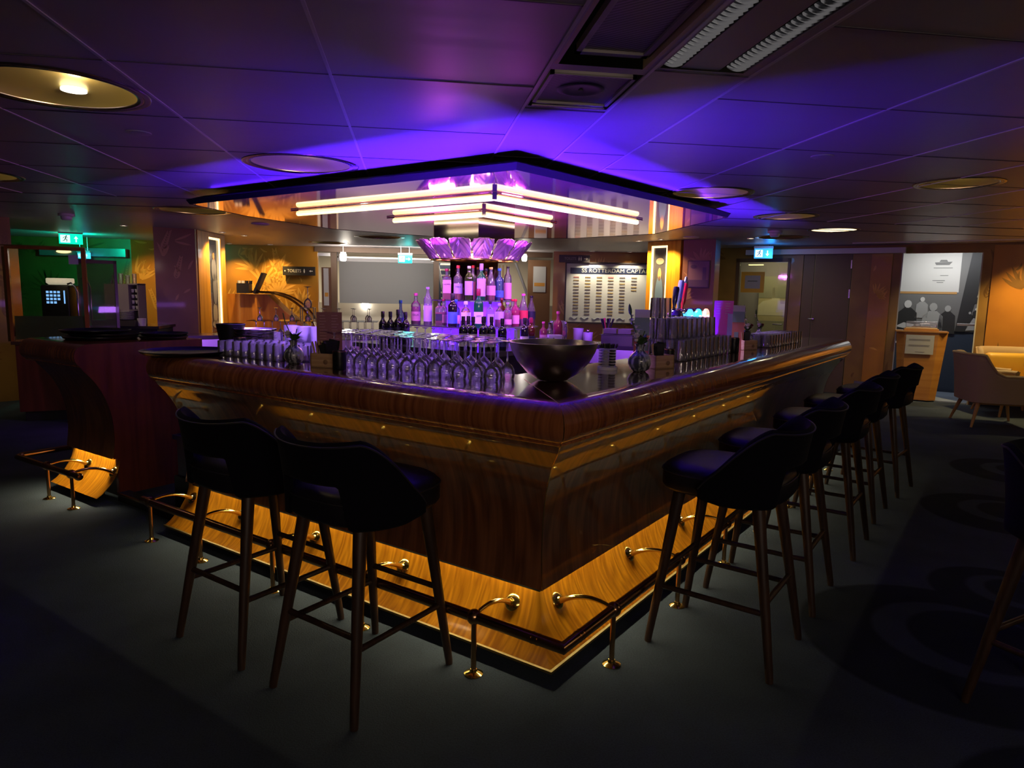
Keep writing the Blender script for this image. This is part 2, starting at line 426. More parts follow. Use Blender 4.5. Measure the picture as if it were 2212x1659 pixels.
DISHES = [(-1.46, 3.24, .30), (-.71, 4.79, .315), (2.335, 5.28, .29), (3.755, 4.40, .24), (3.73, 6.58, .27), (5.0, 7.72, .25),
          (-2.32, 7.97, .33), (-3.30, 5.85, .31), (-.84, 9.25, .33), (-.48, 11.0, .33), (-1.44, 12.7, .30), (2.25, 8.73, .30), (4.97, 8.85, .30), (5.35, 5.0, .26), (-5.2, 9.0, .33)]
SLOTS = [(.50, .84, 1.55, 2.50), (.875, 1.215, 1.0, 2.47), (.50, .85, 2.56, 3.06)]   # x0 x1 y0 y1 openings of the service strip
def ceiling():
    cu = bpy.data.curves.new('ceil', 'CURVE'); cu.dimensions = '2D'; cu.fill_mode = 'BOTH'
    def spl(pts):
        s = cu.splines.new('POLY'); s.points.add(len(pts)-1)
        for p, q in zip(s.points, pts): p.co = (*q, 0, 1)
        s.use_cyclic_u = True
    spl([(-9, -4), (11, -4), (11, 18), (-9, 18)])
    for x, y, r in DISHES: spl([(x+r*math.cos(2*PI*k/48), y+r*math.sin(2*PI*k/48)) for k in range(48)])
    for x0, x1, y0, y1 in SLOTS: spl([(x0, y0), (x1, y0), (x1, y1), (x0, y1)])
    t = bpy.data.objects.new('t', cu); COL.objects.link(t)
    me = bpy.data.meshes.new_from_object(t.evaluated_get(bpy.context.evaluated_depsgraph_get()))
    bpy.data.objects.remove(t); me.transform(Matrix.Translation((0, 0, CEIL)))
    me.materials.clear(); me.materials.append(M_CEIL)
    o = bpy.data.objects.new('ceiling', me); COL.objects.link(o); o['kind'] = 'structure'
    return o
ceil = ceiling()
# joints of the ceiling: bright lengthwise strips and dark cross grooves
mb = MB(); xs = [-5.82, -5.03, -4.245, -3.455, -2.665, -1.88, -1.09, -.30, .485, .86, 1.235, 2.01, 2.80, 3.59, 4.38, 5.17, 5.96, 6.75]
for x in xs: mb.box(x-.006, x+.006, -2, 6.9, CEIL-.004, CEIL-.0003)
struct(mb, 'trim_1', M_SEAM)
mb = MB()
for i in range(len(xs)-1):
    x0, x1 = xs[i], xs[i+1]
    if x0 in (.485,) : ys = [3.09, 3.10, 4.2]
    elif x0 == .86: ys = [2.50, 4.0]
    else: ys = [-.6, .35, 1.2, 2.0, 2.79, 3.63, 4.45, 5.3, 6.15]
    for y in ys: mb.box(x0+.006, x1-.006, y-.004, y+.004, CEIL-.002, CEIL-.0002)
for y in (6.9, 7.7): mb.box(-6, 8, y-.012, y+.012, CEIL-.004, CEIL-.0002)
struct(mb, 'trim_2', M_GROOVE)
mb = MB(); mb.box(-9, 11, -4, 18, CEIL+.32, CEIL+.34)
struct(mb, 'trim_3', M_DARKV)

# leaf motifs ------------------------------------------------------------------
def leaflet(mb, f, base, ang, ln, wd, m, bend=0.0):
    n = 4; pts = []
    for i in range(n+1):
        t = i/n; w = wd*math.sin(PI*min(1, t*.92+.08))**.8
        a = ang+bend*t; pts.append((base[0]+ln*t*math.cos(a), base[1]+ln*t*math.sin(a), w, a))
    vs = [f(p[0]-p[2]*math.sin(p[3]), p[1]+p[2]*math.cos(p[3])) for p in pts]+[f(p[0]+p[2]*math.sin(p[3]), p[1]-p[2]*math.cos(p[3])) for p in pts]
    fs = [(i+1, i, n+1+i, n+2+i) for i in range(n)]
    mb.add(vs, fs, m)
def palms(mb, f, u0, u1, z0, z1, m, seed=1, dens=1.0, size=1.0):
    rnd = random.Random(seed); area = (u1-u0)*(z1-z0)
    def ok(u, z): return u0+.02 < u < u1-.02 and z0+.02 < z < z1-.02
    def put(base, a, ln, wd, bend=0):
        tip = (base[0]+ln*math.cos(a+bend*.6), base[1]+ln*math.sin(a+bend*.6))
        if ok(*base) and ok(*tip): leaflet(mb, f, base, a, ln, wd, m, bend)
    for _ in range(max(2, int(area*2.3*dens))):
        u, z = rnd.uniform(u0, u1), rnd.uniform(z0, z1); a0 = rnd.uniform(.9, 2.2); k = rnd.randint(7, 10); ln = rnd.uniform(.24, .42)*size
        for i in range(k):
            a = a0+(i-(k-1)/2)*.30; put((u+.03*math.cos(a), z+.03*math.sin(a)), a, ln*(1-.06*abs(i-(k-1)/2)), .020*size, rnd.uniform(-.2, .2))
    for _ in range(max(1, int(area*1.3*dens))):
        u, z = rnd.uniform(u0, u1), rnd.uniform(z0, z1); a0 = rnd.uniform(1.2, 1.9)
        for i in range(9):
            bu, bz = u+i*.045*math.cos(a0)*size, z+i*.045*math.sin(a0)*size
            for sgn in (-1, 1): put((bu, bz), a0+sgn*.75, .11*size*(1.1-i*.07), .012*size, -sgn*.3)
    for _ in range(int(area*3*dens)):
        put((rnd.uniform(u0, u1), rnd.uniform(z0, z1)), rnd.uniform(0, 6.28), rnd.uniform(.08, .16), .016, rnd.uniform(-.8, .8))
def wall(name, P, Q, z0, z1, base, leaf=None, seed=1, dens=1, thick=.06, holes=None, size=1.0):
    """a wall from P to Q (seen from the side that has P on the left)"""
    P, Q = Vector((*P, 0)), Vector((*Q, 0)); u = (Q-P).normalized(); nb = Vector((-u.y, u.x, 0)); ln = (Q-P).length
    def f(a, z, d=-.0015): return P+u*a+nb*d+Vector((0, 0, z))
    mb = MB()
    def blk(a0, a1, b0, b1):
        vs = [f(a, z, d) for z in (b0, b1) for d in (0, thick) for a in (a0, a1)]
        mb.add(vs, [(0, 2, 3, 1), (4, 5, 7, 6), (0, 1, 5, 4), (2, 6, 7, 3), (0, 4, 6, 2), (1, 3, 7, 5)])
    if holes:
        a = 0
        for (h0, h1, hz0, hz1) in holes:
            blk(a, h0, z0, z1); blk(h0, h1, hz1, z1)
            if hz0 > z0+.01: blk(h0, h1, z0, hz0)
            a = h1
        blk(a, ln, z0, z1)
        if leaf:
            a = 0
            for i, (h0, h1, hz0, hz1) in enumerate(holes):
                if h0-a > .25: palms(mb, f, a, h0, z0, z1, 1, seed+i, dens, size)
                a = h1
            if ln-a > .25: palms(mb, f, a, ln, z0, z1, 1, seed+9, dens, size)
    else:
        blk(0, ln, z0, z1)
        if leaf: palms(mb, f, 0, ln, z0, z1, 1, seed, dens, size)
    return struct(mb, name, [base, leaf or base]), f, u, nb
# far left: olive wall (washed green by the exit sign), then amber panels
wall('wall_far_left', (-7.6, 13.3), (-4.95, 13.3), 0, CEIL, M_OLIVE, M_LEAFD, 3, .8)
wall('wall_far_left_angle', (-4.95, 13.3), (-3.9, 14.28), 0, CEIL, M_ORANGE, M_LEAF, 5, 1.2)
wall('wall_back_left', (-3.9, 14.28), (-1.80, 13.93), 0, CEIL, M_ORANGE, M_LEAF, 11, 1.5, size=1.25)
wall('wall_back_right', (2.78, 13.45), (5.0, 12.95), 0, CEIL, M_ORANGE, M_LEAF, 8, 1.2)
wall('wall_left', (-5.7, -4), (-5.7, 8.9), 0, CEIL, M_WALLD)
wall('wall_left_return', (-5.7, 8.9), (-4.95, 9.55), 0, CEIL, M_OLIVE, M_LEAFD, 2, .8)
wall('wall_rear', (9, -3.5), (-6, -3.5), 0, CEIL, M_WALLD)
wall('wall_right', (10.6, 6.3), (10.6, -3.5), 0, CEIL, M_OLIVE)
# right wall: glass door, brown double door, panels, exhibit opening
RW0, RW1 = Vector((5.39, 11.1, 0)), Vector((8.28, 8.45, 0)); RU = (RW1-RW0).normalized(); RN = Vector((-RU.y, RU.x, 0))
def RWp(a, z, d=0.0): return RW0+RU*a+RN*d+Vector((0, 0, z))
wr, fR, uR, nR = wall('wall_far_right', (RW0.x-RU.x*.6, RW0.y-RU.y*.6), (RW0.x+RU.x*7.1, RW0.y+RU.y*7.1), 0, CEIL, M_OLIVE, M_LEAFD, 21, .9,
     holes=[(.66, 1.53, 0, 2.12), (1.72, 2.44, 0, 2.20), (3.10, 4.10, 0.0, 2.17)])
mb = MB(); mb.box(-.02, 3.0, -.02, .03, 0, .10)
# skirting along the right wall
mb = MB()
for a0, a1 in ((1.86, 2.48), (3.52, 6.4)):
    vs = [RWp(a, z, d) for z in (0, .13) for d in (-.012, 0) for a in (a0, a1)]
    mb.add(vs, [(0, 2, 3, 1), (4, 5, 7, 6), (0, 1, 5, 4), (2, 6, 7, 3), (0, 4, 6, 2), (1, 3, 7, 5)])
struct(mb, 'baseboard_right', M_PLINTH)
# bright amber panel right of the exhibit, standing proud of the wall
mb = MB()
vs = [RWp(a, z, d) for z in (.13, CEIL-.03) for d in (-.02, -.001) for a in (3.62, 6.4)]
mb.add(vs, [(0, 2, 3, 1), (4, 5, 7, 6), (0, 1, 5, 4), (2, 6, 7, 3), (0, 4, 6, 2), (1, 3, 7, 5)])
palms(mb, lambda a, z: RWp(a, z, -.022), 3.64, 6.3, .2, 2.2, 1, 31, 1.2, 1.25)
struct(mb, 'trim_4', [M_ORANGE, M_LEAFD])
mb = MB()
vs = [RWp(a, z, d) for z in (.13, CEIL-.05) for d in (-.02, -.001) for a in (2.10, 2.38)]
mb.add(vs, [(0, 2, 3, 1), (4, 5, 7, 6), (0, 1, 5, 4), (2, 6, 7, 3), (0, 4, 6, 2), (1, 3, 7, 5)])
palms(mb, lambda a, z: RWp(a, z, -.022), 2.10, 2.38, .2, 2.2, 1, 33, 1.2, .6)
struct(mb, 'trim_5', [M_ORANGE, M_LEAF])

# pillars -------------------------------------------------------------------------
def pillar(name, pts, mats, faces_leaf, seed):
    mb = MB(); n = len(pts); mb.prism(pts, 0, CEIL)
    for k in faces_leaf:
        P, Q = Vector((*pts[k], 0)), Vector((*pts[(k+1) % n], 0)); u = (Q-P).normalized(); nn = Vector((u.y, -u.x, 0)); ln = (Q-P).length
        palms(mb, lambda a, z: P+u*a+nn*.0015+Vector((0, 0, z)), 0, ln, .85, CEIL, 1, seed+k, 2.2, .8)
    return struct(mb, name, mats)
M_PILBROWN = noise_bump(mat('brown_pillar_panel', (.27, .115, .055), .42, 0, .1), 9, .03, .004, (.20, .085, .04), 2.0)
M_PILLEAF = mat('brown_leaf_inlay', (.42, .20, .10), .4, 0, .1)
# left pillar: brown face towards the bar, amber side with a lit show case
PL = [(-3.551, 10.35), (-3.059, 10.54), (-3.04, 10.66), (-3.60, 10.62)]
pillar('wall_pillar_left', PL, [M_PILBROWN, M_PILLEAF], [0], 40)
pillar('wall_pillar_right', [(3.955, 9.76), (4.34, 9.51), (4.62, 9.95), (4.05, 9.95)], [M_PILBROWN, M_PILLEAF], [0], 44)
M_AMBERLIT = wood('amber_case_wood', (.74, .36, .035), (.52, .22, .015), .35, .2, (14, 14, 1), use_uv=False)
M_CASEGLASS = mat('show_case_picture', (.06, .065, .10), .12, 0, .6)
M_FIGBLUE = mat('blue_figure', (.10, .20, .42), .4)
M_SKIN = mat('figure_tan', (.55, .30, .14), .5)
M_LIGHTWARM = mat('warm_light_strip', (1, .85, .55), .4, emit=(1, .72, .32), es=1.6)
def show_case(P, Q, name, label, figure):
    """lit display case built in a wall between P and Q"""
    P, Q = Vector((*P, 0)), Vector((*Q, 0)); u = (Q-P).normalized(); nb = Vector((-u.y, u.x, 0)); ln = (Q-P).length
    def f(a, z, d): return P+u*a+nb*d+Vector((0, 0, z))
    def blk(mb, a0, a1, b0, b1, d0, d1, m=0):
        vs = [f(a, z, d) for z in (b0, b1) for d in (d0, d1) for a in (a0, a1)]
        mb.add(vs, [(0, 2, 3, 1), (4, 5, 7, 6), (0, 1, 5, 4), (2, 6, 7, 3), (0, 4, 6, 2), (1, 3, 7, 5)], m)
    t = thing(name, label, 'display case', (0, 0, 0))
    a0, a1, z1 = ln*.42 if figure else ln*.16, ln*.80 if figure else ln*.56, 2.2
    mb = MB(); blk(mb, 0, a0-.03, 0, CEIL-.004, 0, .25); blk(mb, a1+.03, ln, 0, CEIL-.004, 0, .25); blk(mb, a0-.03, a1+.03, z1+.03, CEIL-.004, 0, .25); blk(mb, a0-.03, a1+.03, 0, .78, 0, .25)
    blk(mb, a0-.03, a1+.03, .78, z1+.03, .20, .25)
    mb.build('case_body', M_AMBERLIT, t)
    mb = MB(); w = .012
    blk(mb, a0-.03, a0, .80, z1, .012, .03); blk(mb, a1, a1+.03, .80, z1, .012, .03); blk(mb, a0-.03, a1+.03, z1, z1+.03, .012, .03)
    mb.build('frame', M_LIGHTWARM, t)
    mb = MB(); blk(mb, a0, a1, .80, z1, .035, .045); pic = mb.build('picture_panel', M_CASEGLASS, t)
    mb = MB()
    mid = (a0+a1)/2
    def ell(cz, ru, rz_, m, off=0):
        vs = [f(mid+off+ru*math.cos(k*PI/8), cz+rz_*math.sin(k*PI/8), .030) for k in range(16)]
        mb.add(vs, [tuple(reversed(range(16)))], m)
    W_ = (a1-a0)
    if figure: ell(1.75, W_*.24, .18, 0); ell(1.45, W_*.2, .25, 0, .02); ell(1.95, W_*.1, .06, 1); ell(1.08, W_*.22, .16, 2); ell(.92, W_*.3, .06, 2)
    else: ell(1.48, W_*.30, .30, 0); ell(1.80, W_*.13, .10, 1); ell(2.0, W_*.3, .05, 2); ell(1.07, W_*.38, .10, 2); ell(.93, W_*.4, .05, 2)
    mb.build('painted_figure', [mat(name+'_figure_blue', (.10, .17, .34) if not figure else (.18, .18, .24), .3), M_SKIN, mat(name+'_figure_grey', (.32, .27, .24), .5)], pic)
    return t
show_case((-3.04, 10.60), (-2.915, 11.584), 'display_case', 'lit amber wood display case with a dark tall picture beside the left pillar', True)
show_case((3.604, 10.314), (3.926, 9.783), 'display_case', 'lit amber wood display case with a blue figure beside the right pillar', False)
# body behind the cases
mb = MB(); mb.box(-3.60, -3.2, 10.66, 11.55, 0, CEIL-.001); struct(mb, 'trim_6', M_ORANGE)
mb = MB(); mb.prism([(4.0, 10.3), (4.1, 9.96), (4.6, 9.96), (4.6, 10.9), (4.0, 10.9)], 0, CEIL-.001); struct(mb, 'trim_7', M_PILBROWN)

# ================================================================ THE BAR
NOSE = [(.17, 1.100), (.13, 1.099), (.105, 1.094), (.082, 1.083), (.064, 1.065), (.053, 1.040), (.050, 1.015), (.054, .992), (.064, .972), (.076, .960), (.081, .957), (.079, .950), (.090, .944)]
FRONT = [(.088, .947), (.100, .925), (.122, .900), (.150, .868), (.180, .825), (.208, .775), (.234, .715), (.254, .650), (.267, .580), (.273, .51), (.274, .44), (.268, .37), (.256, .292)]
KICKP = [(.292, .282), (.288, .250), (.276, .212), (.256, .172), (.228, .132), (.192, .096), (.158, .066), (.124, .046)]
LEND, REND = 2.86, 5.30
def arc(p):
    d = [0]
    for i in range(1, len(p)): d.append(d[-1]+math.hypot(p[i][0]-p[i-1][0], p[i][1]-p[i-1][1]))
    return d
def sweep_wing(mb, prof, side, s0, s1, m=0, segs=None, mitre0=True, flip=False):
    """prof (w,z) swept along one wing; s0 is replaced by the mitre when mitre0"""
    fn = L if side == 'L' else Rr; k = arc(prof)
    segs = segs or max(1, int((s1-s0)/.25)); nv = len(prof)-1
    vs = []; fs = []; uvs = []
    for i in range(segs+1):
        for j, (w, z) in enumerate(prof):
            sa = (w*MCOT if mitre0 else s0); s_ = sa+(s1-sa)*i/segs
            vs.append((fn(s_, w, z), (s_, k[j])))
    P = [v[0] for v in vs]; U = [v[1] for v in vs]; q = nv+1
    for i in range(segs):
        for j in range(nv):
            f = (i*q+j, i*q+j+1, (i+1)*q+j+1, (i+1)*q+j)
            if side == 'L': f = tuple(reversed(f))
            fs.append(f); uvs.append([U[x] for x in f])
    mb.add(P, fs, m, True, uvs)
# s along a wing of the point where the mitre plane is at depth w
_t = M_(1.0)-C
MCOT = _t.dot(DL)
def slab(mb, side, s0, s1, w0, w1, z0, z1, m=0, mitre=False):
    fn = L if side == 'L' else Rr
    vs = [fn((w*MCOT if (mitre and s == 0) else (s0 if s == 0 else s1)), w, z) for z in (z0, z1) for w in (w0, w1) for s in (0, 1)]
    fs = [(0, 2, 3, 1), (4, 5, 7, 6), (0, 1, 5, 4), (2, 6, 7, 3), (0, 4, 6, 2), (1, 3, 7, 5)]
    if side == 'L': fs = [tuple(reversed(f)) for f in fs]
    uvv = [(v-C).to_2d() for v in vs]
    d = DL if side == 'L' else DR; nn = NL if side == 'L' else NR
    uv = [[((vs[k]-C).dot(d), (vs[k]-C).dot(nn)) for k in f] for f in fs]
    mb.add(vs, fs, m, False, uv)
def end_poly(mb, side, s, m=0, back=.72, flip=False):
    """end panel that closes a wing"""
    fn = L if side == 'L' else Rr
    pts = [(w, z) for w, z in NOSE[1:]]+[(w, z) for w, z in FRONT[1:]]+[(back, .292), (back, 1.10)]
    vs = [fn(s, w, z) for w, z in pts]; cen = fn(s, back-.05, .8); n = len(vs)
    mb.add(vs+[cen], [(i, (i+1) % n, n) if not flip else ((i+1) % n, i, n) for i in range(n)], m)
bar = thing('bar_counter', 'long glossy dark wood bar counter with curved front, turning a corner towards the camera', 'bar counter', C)
def bpart(mb, name, mats, parent=bar):
    o = mb.build(name, mats, None); o.data.transform(Matrix.Translation(-C)); o.parent = parent; return o
for side, end in (('L', LEND), ('R', REND)):
    mb = MB(); sweep_wing(mb, NOSE, side, 0, end, 0); bpart(mb, 'rounded_nosing', M_NOSE)
    mb = MB(); sweep_wing(mb, FRONT, side, 0, end-.02, 0); bpart(mb, 'curved_front_panel', M_FRONT)
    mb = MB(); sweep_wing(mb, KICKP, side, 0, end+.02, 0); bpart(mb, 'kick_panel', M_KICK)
    mb = MB(); slab(mb, side, 0, end, .165, .74, 1.060, 1.100, 0, True); bpart(mb, 'counter_top', M_TOP)
    mb = MB(); slab(mb, side, 0, end-.02, .29, .34, 0.0, 1.06, 0, True); slab(mb, side, 0, end-.02, .25, .30, 0, .045, 0, True); bpart(mb, 'plinth', M_PLINTH)
    mb = MB(); slab(mb, side, 0, end+.02, .116, .128, .040, .050, 0, True); bpart(mb, 'brass_edge_strip', M_EDGE)
    mb = MB(); slab(mb, side, .3, end-.05, .281, .296, .301, .309, 0, False); bpart(mb, 'light_strip', mat('kick_led', (1, .9, .6), .5, emit=KICK, es=2.0))
    mb = MB(); end_poly(mb, side, end-.001, 0, .74, side == 'L'); bpart(mb, 'end_panel', M_ENDW)
    mb = MB(); slab(mb, side, .9, end-.02, .70, .735, .55, 1.055); bpart(mb, 'inner_panel', M_STEEL)
# mitre joint line of brass between the two wings
mb = MB(); mb.tube([M_(w+.002, z-.0008) for w, z in [(.60, 1.1015)]+[(w-.0012, z+.0012) for w, z in NOSE]+[(w-.002, z) for w, z in FRONT[1:]]], .0016, 5); bpart(mb, 'mitre_strip', M_BRASS)
# lit shelf under the inner edge near the corner
M_CYAN = mat('cyan_display', (.1, .5, .8), .4, emit=(.02, .45, 1.0), es=1.2)
mb = MB(); slab(mb, 'L', .93, 1.06, .745, .80, 1.00, 1.035); bpart(mb, 'lit_shelf_edge', M_CYAN)

# waiter end of the bar, across the gap
bar2 = thing('bar_counter', 'short curved bar counter end left of the gap, black trays stacked on it', 'bar counter', L(3.9, .3))
o2 = L(3.9, .3)
def b2(mb, name, mats):
    o = mb.build(name, mats, None); o.data.transform(Matrix.Translation(-o2)); o.parent = bar2; return o
S0, S1 = 3.76, 4.62
mb = MB(); sweep_wing(mb, NOSE, 'L', S0, S1, 0, 4, False); b2(mb, 'rounded_nosing', M_NOSE)
mb = MB(); sweep_wing(mb, FRONT, 'L', S0+.005, S1-.16, 0, 4, False); b2(mb, 'curved_front_panel', M_FRONT)
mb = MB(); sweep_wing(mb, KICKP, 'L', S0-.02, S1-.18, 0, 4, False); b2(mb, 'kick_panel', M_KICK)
mb = MB(); slab(mb, 'L', S0, S1, .165, .95, 1.06, 1.10); b2(mb, 'counter_top', M_NOSE)
mb = MB(); end_poly(mb, 'L', S0-.001, 0, .95, True)
slab(mb, 'L', S0, S0+.03, .285, .72, .03, .30); slab(mb, 'L', S0, S0+.03, .70, .95, .80, 1.06); b2(mb, 'end_panel', M_ENDW)
mb = MB(); slab(mb, 'L', S1-.19, S1-.16, .29, .95, .03, 1.06); b2(mb, 'far_side_panel', M_ENDW)
mb = MB(); slab(mb, 'L', S0+.03, S1-.20, .32, .36, 0, .60); b2(mb, 'plinth', M_PLINTH)
# low threshold strip across the gap
mb = MB(); slab(mb, 'L', LEND+.03, S0-.03, .26, .34, 0, .06); slab(mb, 'L', LEND+.03, S0-.03, .25, .262, .05, .062, 1)
o = mb.build('threshold_step', [M_PLINTH, M_BRONZE]); tag(o, 'low black threshold step with brass edge across the bar gap', 'step')
# dark fridge / crate in the gap
gap = L(3.25, 1.45)
t = thing('drinks_fridge', 'dark under-counter fridge with blue crate glow inside the bar gap', 'fridge', gap, R(42.8-90+90))
mb = MB(); mb.box(-.40, .40, -.03, .45, 0.0, .88); mb.build('body', mat('fridge_black', (.006, .006, .010), .4), t)
mb = MB(); mb.box(-.36, .36, -.045, -.031, .12, .82); mb.build('door', mat('fridge_glass', (.008, .008, .014), .1, 0, .5), t)
t = thing('bottle_crate', 'dark blue plastic bottle crate on the floor inside the bar gap', 'crate', L(3.08, .62), R(-42.8))
mb = MB(); mb.box(-.22, .22, -.16, .16, .22, .50); mb.box(-.24, .24, -.18, .18, .47, .50); mb.build('crate_body', mat('crate_blue', (.012, .018, .10), .35), t)
mb = MB(); mb.box(-.24, .24, -.18, .18, 0, .215); mb.build('lower_crate', mat('crate_dark', (.01, .01, .016), .4), t)
text('crate_lettering', 'VRUMONA', .05, mat('crate_text', (.35, .36, .42), .5), t, Matrix.Translation((.0, -.1625, .36)) @ Matrix.Rotation(PI/2, 4, 'X'))

# foot rail ---------------------------------------------------------------------------
RZ = .238
rail = thing('foot_rail', 'brass foot rail on posts running around the bar corner', 'foot rail', C)
def rp(mb, name, mats, parent=rail, base=C):
    o = mb.build(name, mats, None); o.data.transform(Matrix.Translation(-base)); o.parent = parent; return o
mb = MB(); mb.tube([L(LEND+.02, 0, RZ), L(0.12, 0, RZ), M_(0, RZ), Rr(.12, 0, RZ), Rr(4.55, 0, RZ)], .0215, 16)
for s_ in (.10, .125): mb.tube([L(s_, 0, RZ), L(s_+.006, 0, RZ)], .0228, 16); mb.tube([Rr(s_, 0, RZ), Rr(s_+.006, 0, RZ)], .0228, 16)
rp(mb, 'rail', M_BRONZE)
def post(fn, s, nrm, parent, base):
    p = fn(s, 0)
    mb = MB(); mb.lathe([(.011, .012), (.011, RZ-.02)], 12, 0, None, True, p)
    mb.ball(p+Vector((0, 0, RZ)), .031, 16)
    po = rp(mb, 'floor_post', M_BRONZE, parent, base)
    mb = MB(); mb.lathe([(.038, 0), (.038, .003), (.030, .007), (.016, .012), (.013, .022), (.012, .022)], 20, 0, None, True, p)
    for a in (40, 160, 280): mb.lathe([(.0045, 0), (.0045, .0065)], 6, 1, None, True, p+Vector((.027*math.cos(R(a)), .027*math.sin(R(a)), 0)))
    o = mb.build('floor_flange', [M_BRASS, M_PLINTH]); o.data.transform(Matrix.Translation(-base)); o.parent = po
def bracket(fn, s, parent, base, nn):
    # arm from the ball up to a round flange on the kick panel
    w_, z_ = .262, .185
    a = fn(s, .02, RZ+.008); b_ = fn(s, .10, RZ+.030); c_ = fn(s, .175, RZ+.020); d_ = fn(s, .235, z_+.013); 
    pts = []
    P0, P1, P2, P3 = a, fn(s, .09, RZ+.026), fn(s, .17, RZ+.018), fn(s, w_-.012, z_+.018)
    for i in range(11):
        t = i/10; pts.append(P0*(1-t)**3+P1*3*t*(1-t)**2+P2*3*t*t*(1-t)+P3*t**3)
    mb = MB(); mb.tube(pts, [.0085, .0085, .0088, .009, .0092, .0094, .0096, .010, .0105, .012, .014], 10)
    br = rp(mb, 'wall_bracket', M_BRASS, parent, base)
    nrm = (-(nn)*.84+Vector((0, 0, .54))).normalized()
    Mx = nrm.to_track_quat('Z', 'Y').to_matrix().to_4x4(); Mx.translation = fn(s, w_+.004, z_+.012)
    mb = MB(); mb.lathe([(.037, 0), (.037, .004), (.030, .010), (.016, .014), (.012, .020)], 20, 0, Mx)
    for a in (30, 150, 270): mb.lathe([(.0045, .0), (.0045, .0105)], 6, 1, Mx, True, (.026*math.cos(R(a)), .026*math.sin(R(a)), 0))
    o = mb.build('wall_flange', [M_BRASS, M_PLINTH]); o.data.transform(Matrix.Translation(-base)); o.parent = br
for s_ in (.40, 1.03, 1.66, 2.29, 2.80): post(L, s_, NL, rail, C); bracket(L, s_-.0, rail, C, NL)
for s_ in (.387, 1.06, 1.72, 2.39, 3.06, 3.73, 4.40): post(Rr, s_, NR, rail, C); bracket(Rr, s_, rail, C, NR)
rail2 = thing('foot_rail', 'short brass foot rail with two posts in front of the left counter end', 'foot rail', o2)
mb = MB(); mb.tube([L(3.70, 0, RZ), L(4.58, -.02, RZ), L(4.63, .02, RZ), L(4.63, .6, RZ)], .0205, 14); mb.lathe([(.0, -.03), (.018, -.028), (.026, -.01), (.026, .012), (.018, .028), (0, .03)], 12, 0, Matrix.Translation(L(3.69, 0, RZ)) @ Matrix.Rotation(R(47.2), 4, 'Z') @ Matrix.Rotation(PI/2, 4, 'X'))
rp(mb, 'rail', M_BRONZE, rail2, o2)
for s_ in (3.79, 4.157): post(L, s_, NL, rail2, o2); bracket(L, s_, rail2, o2, NL)

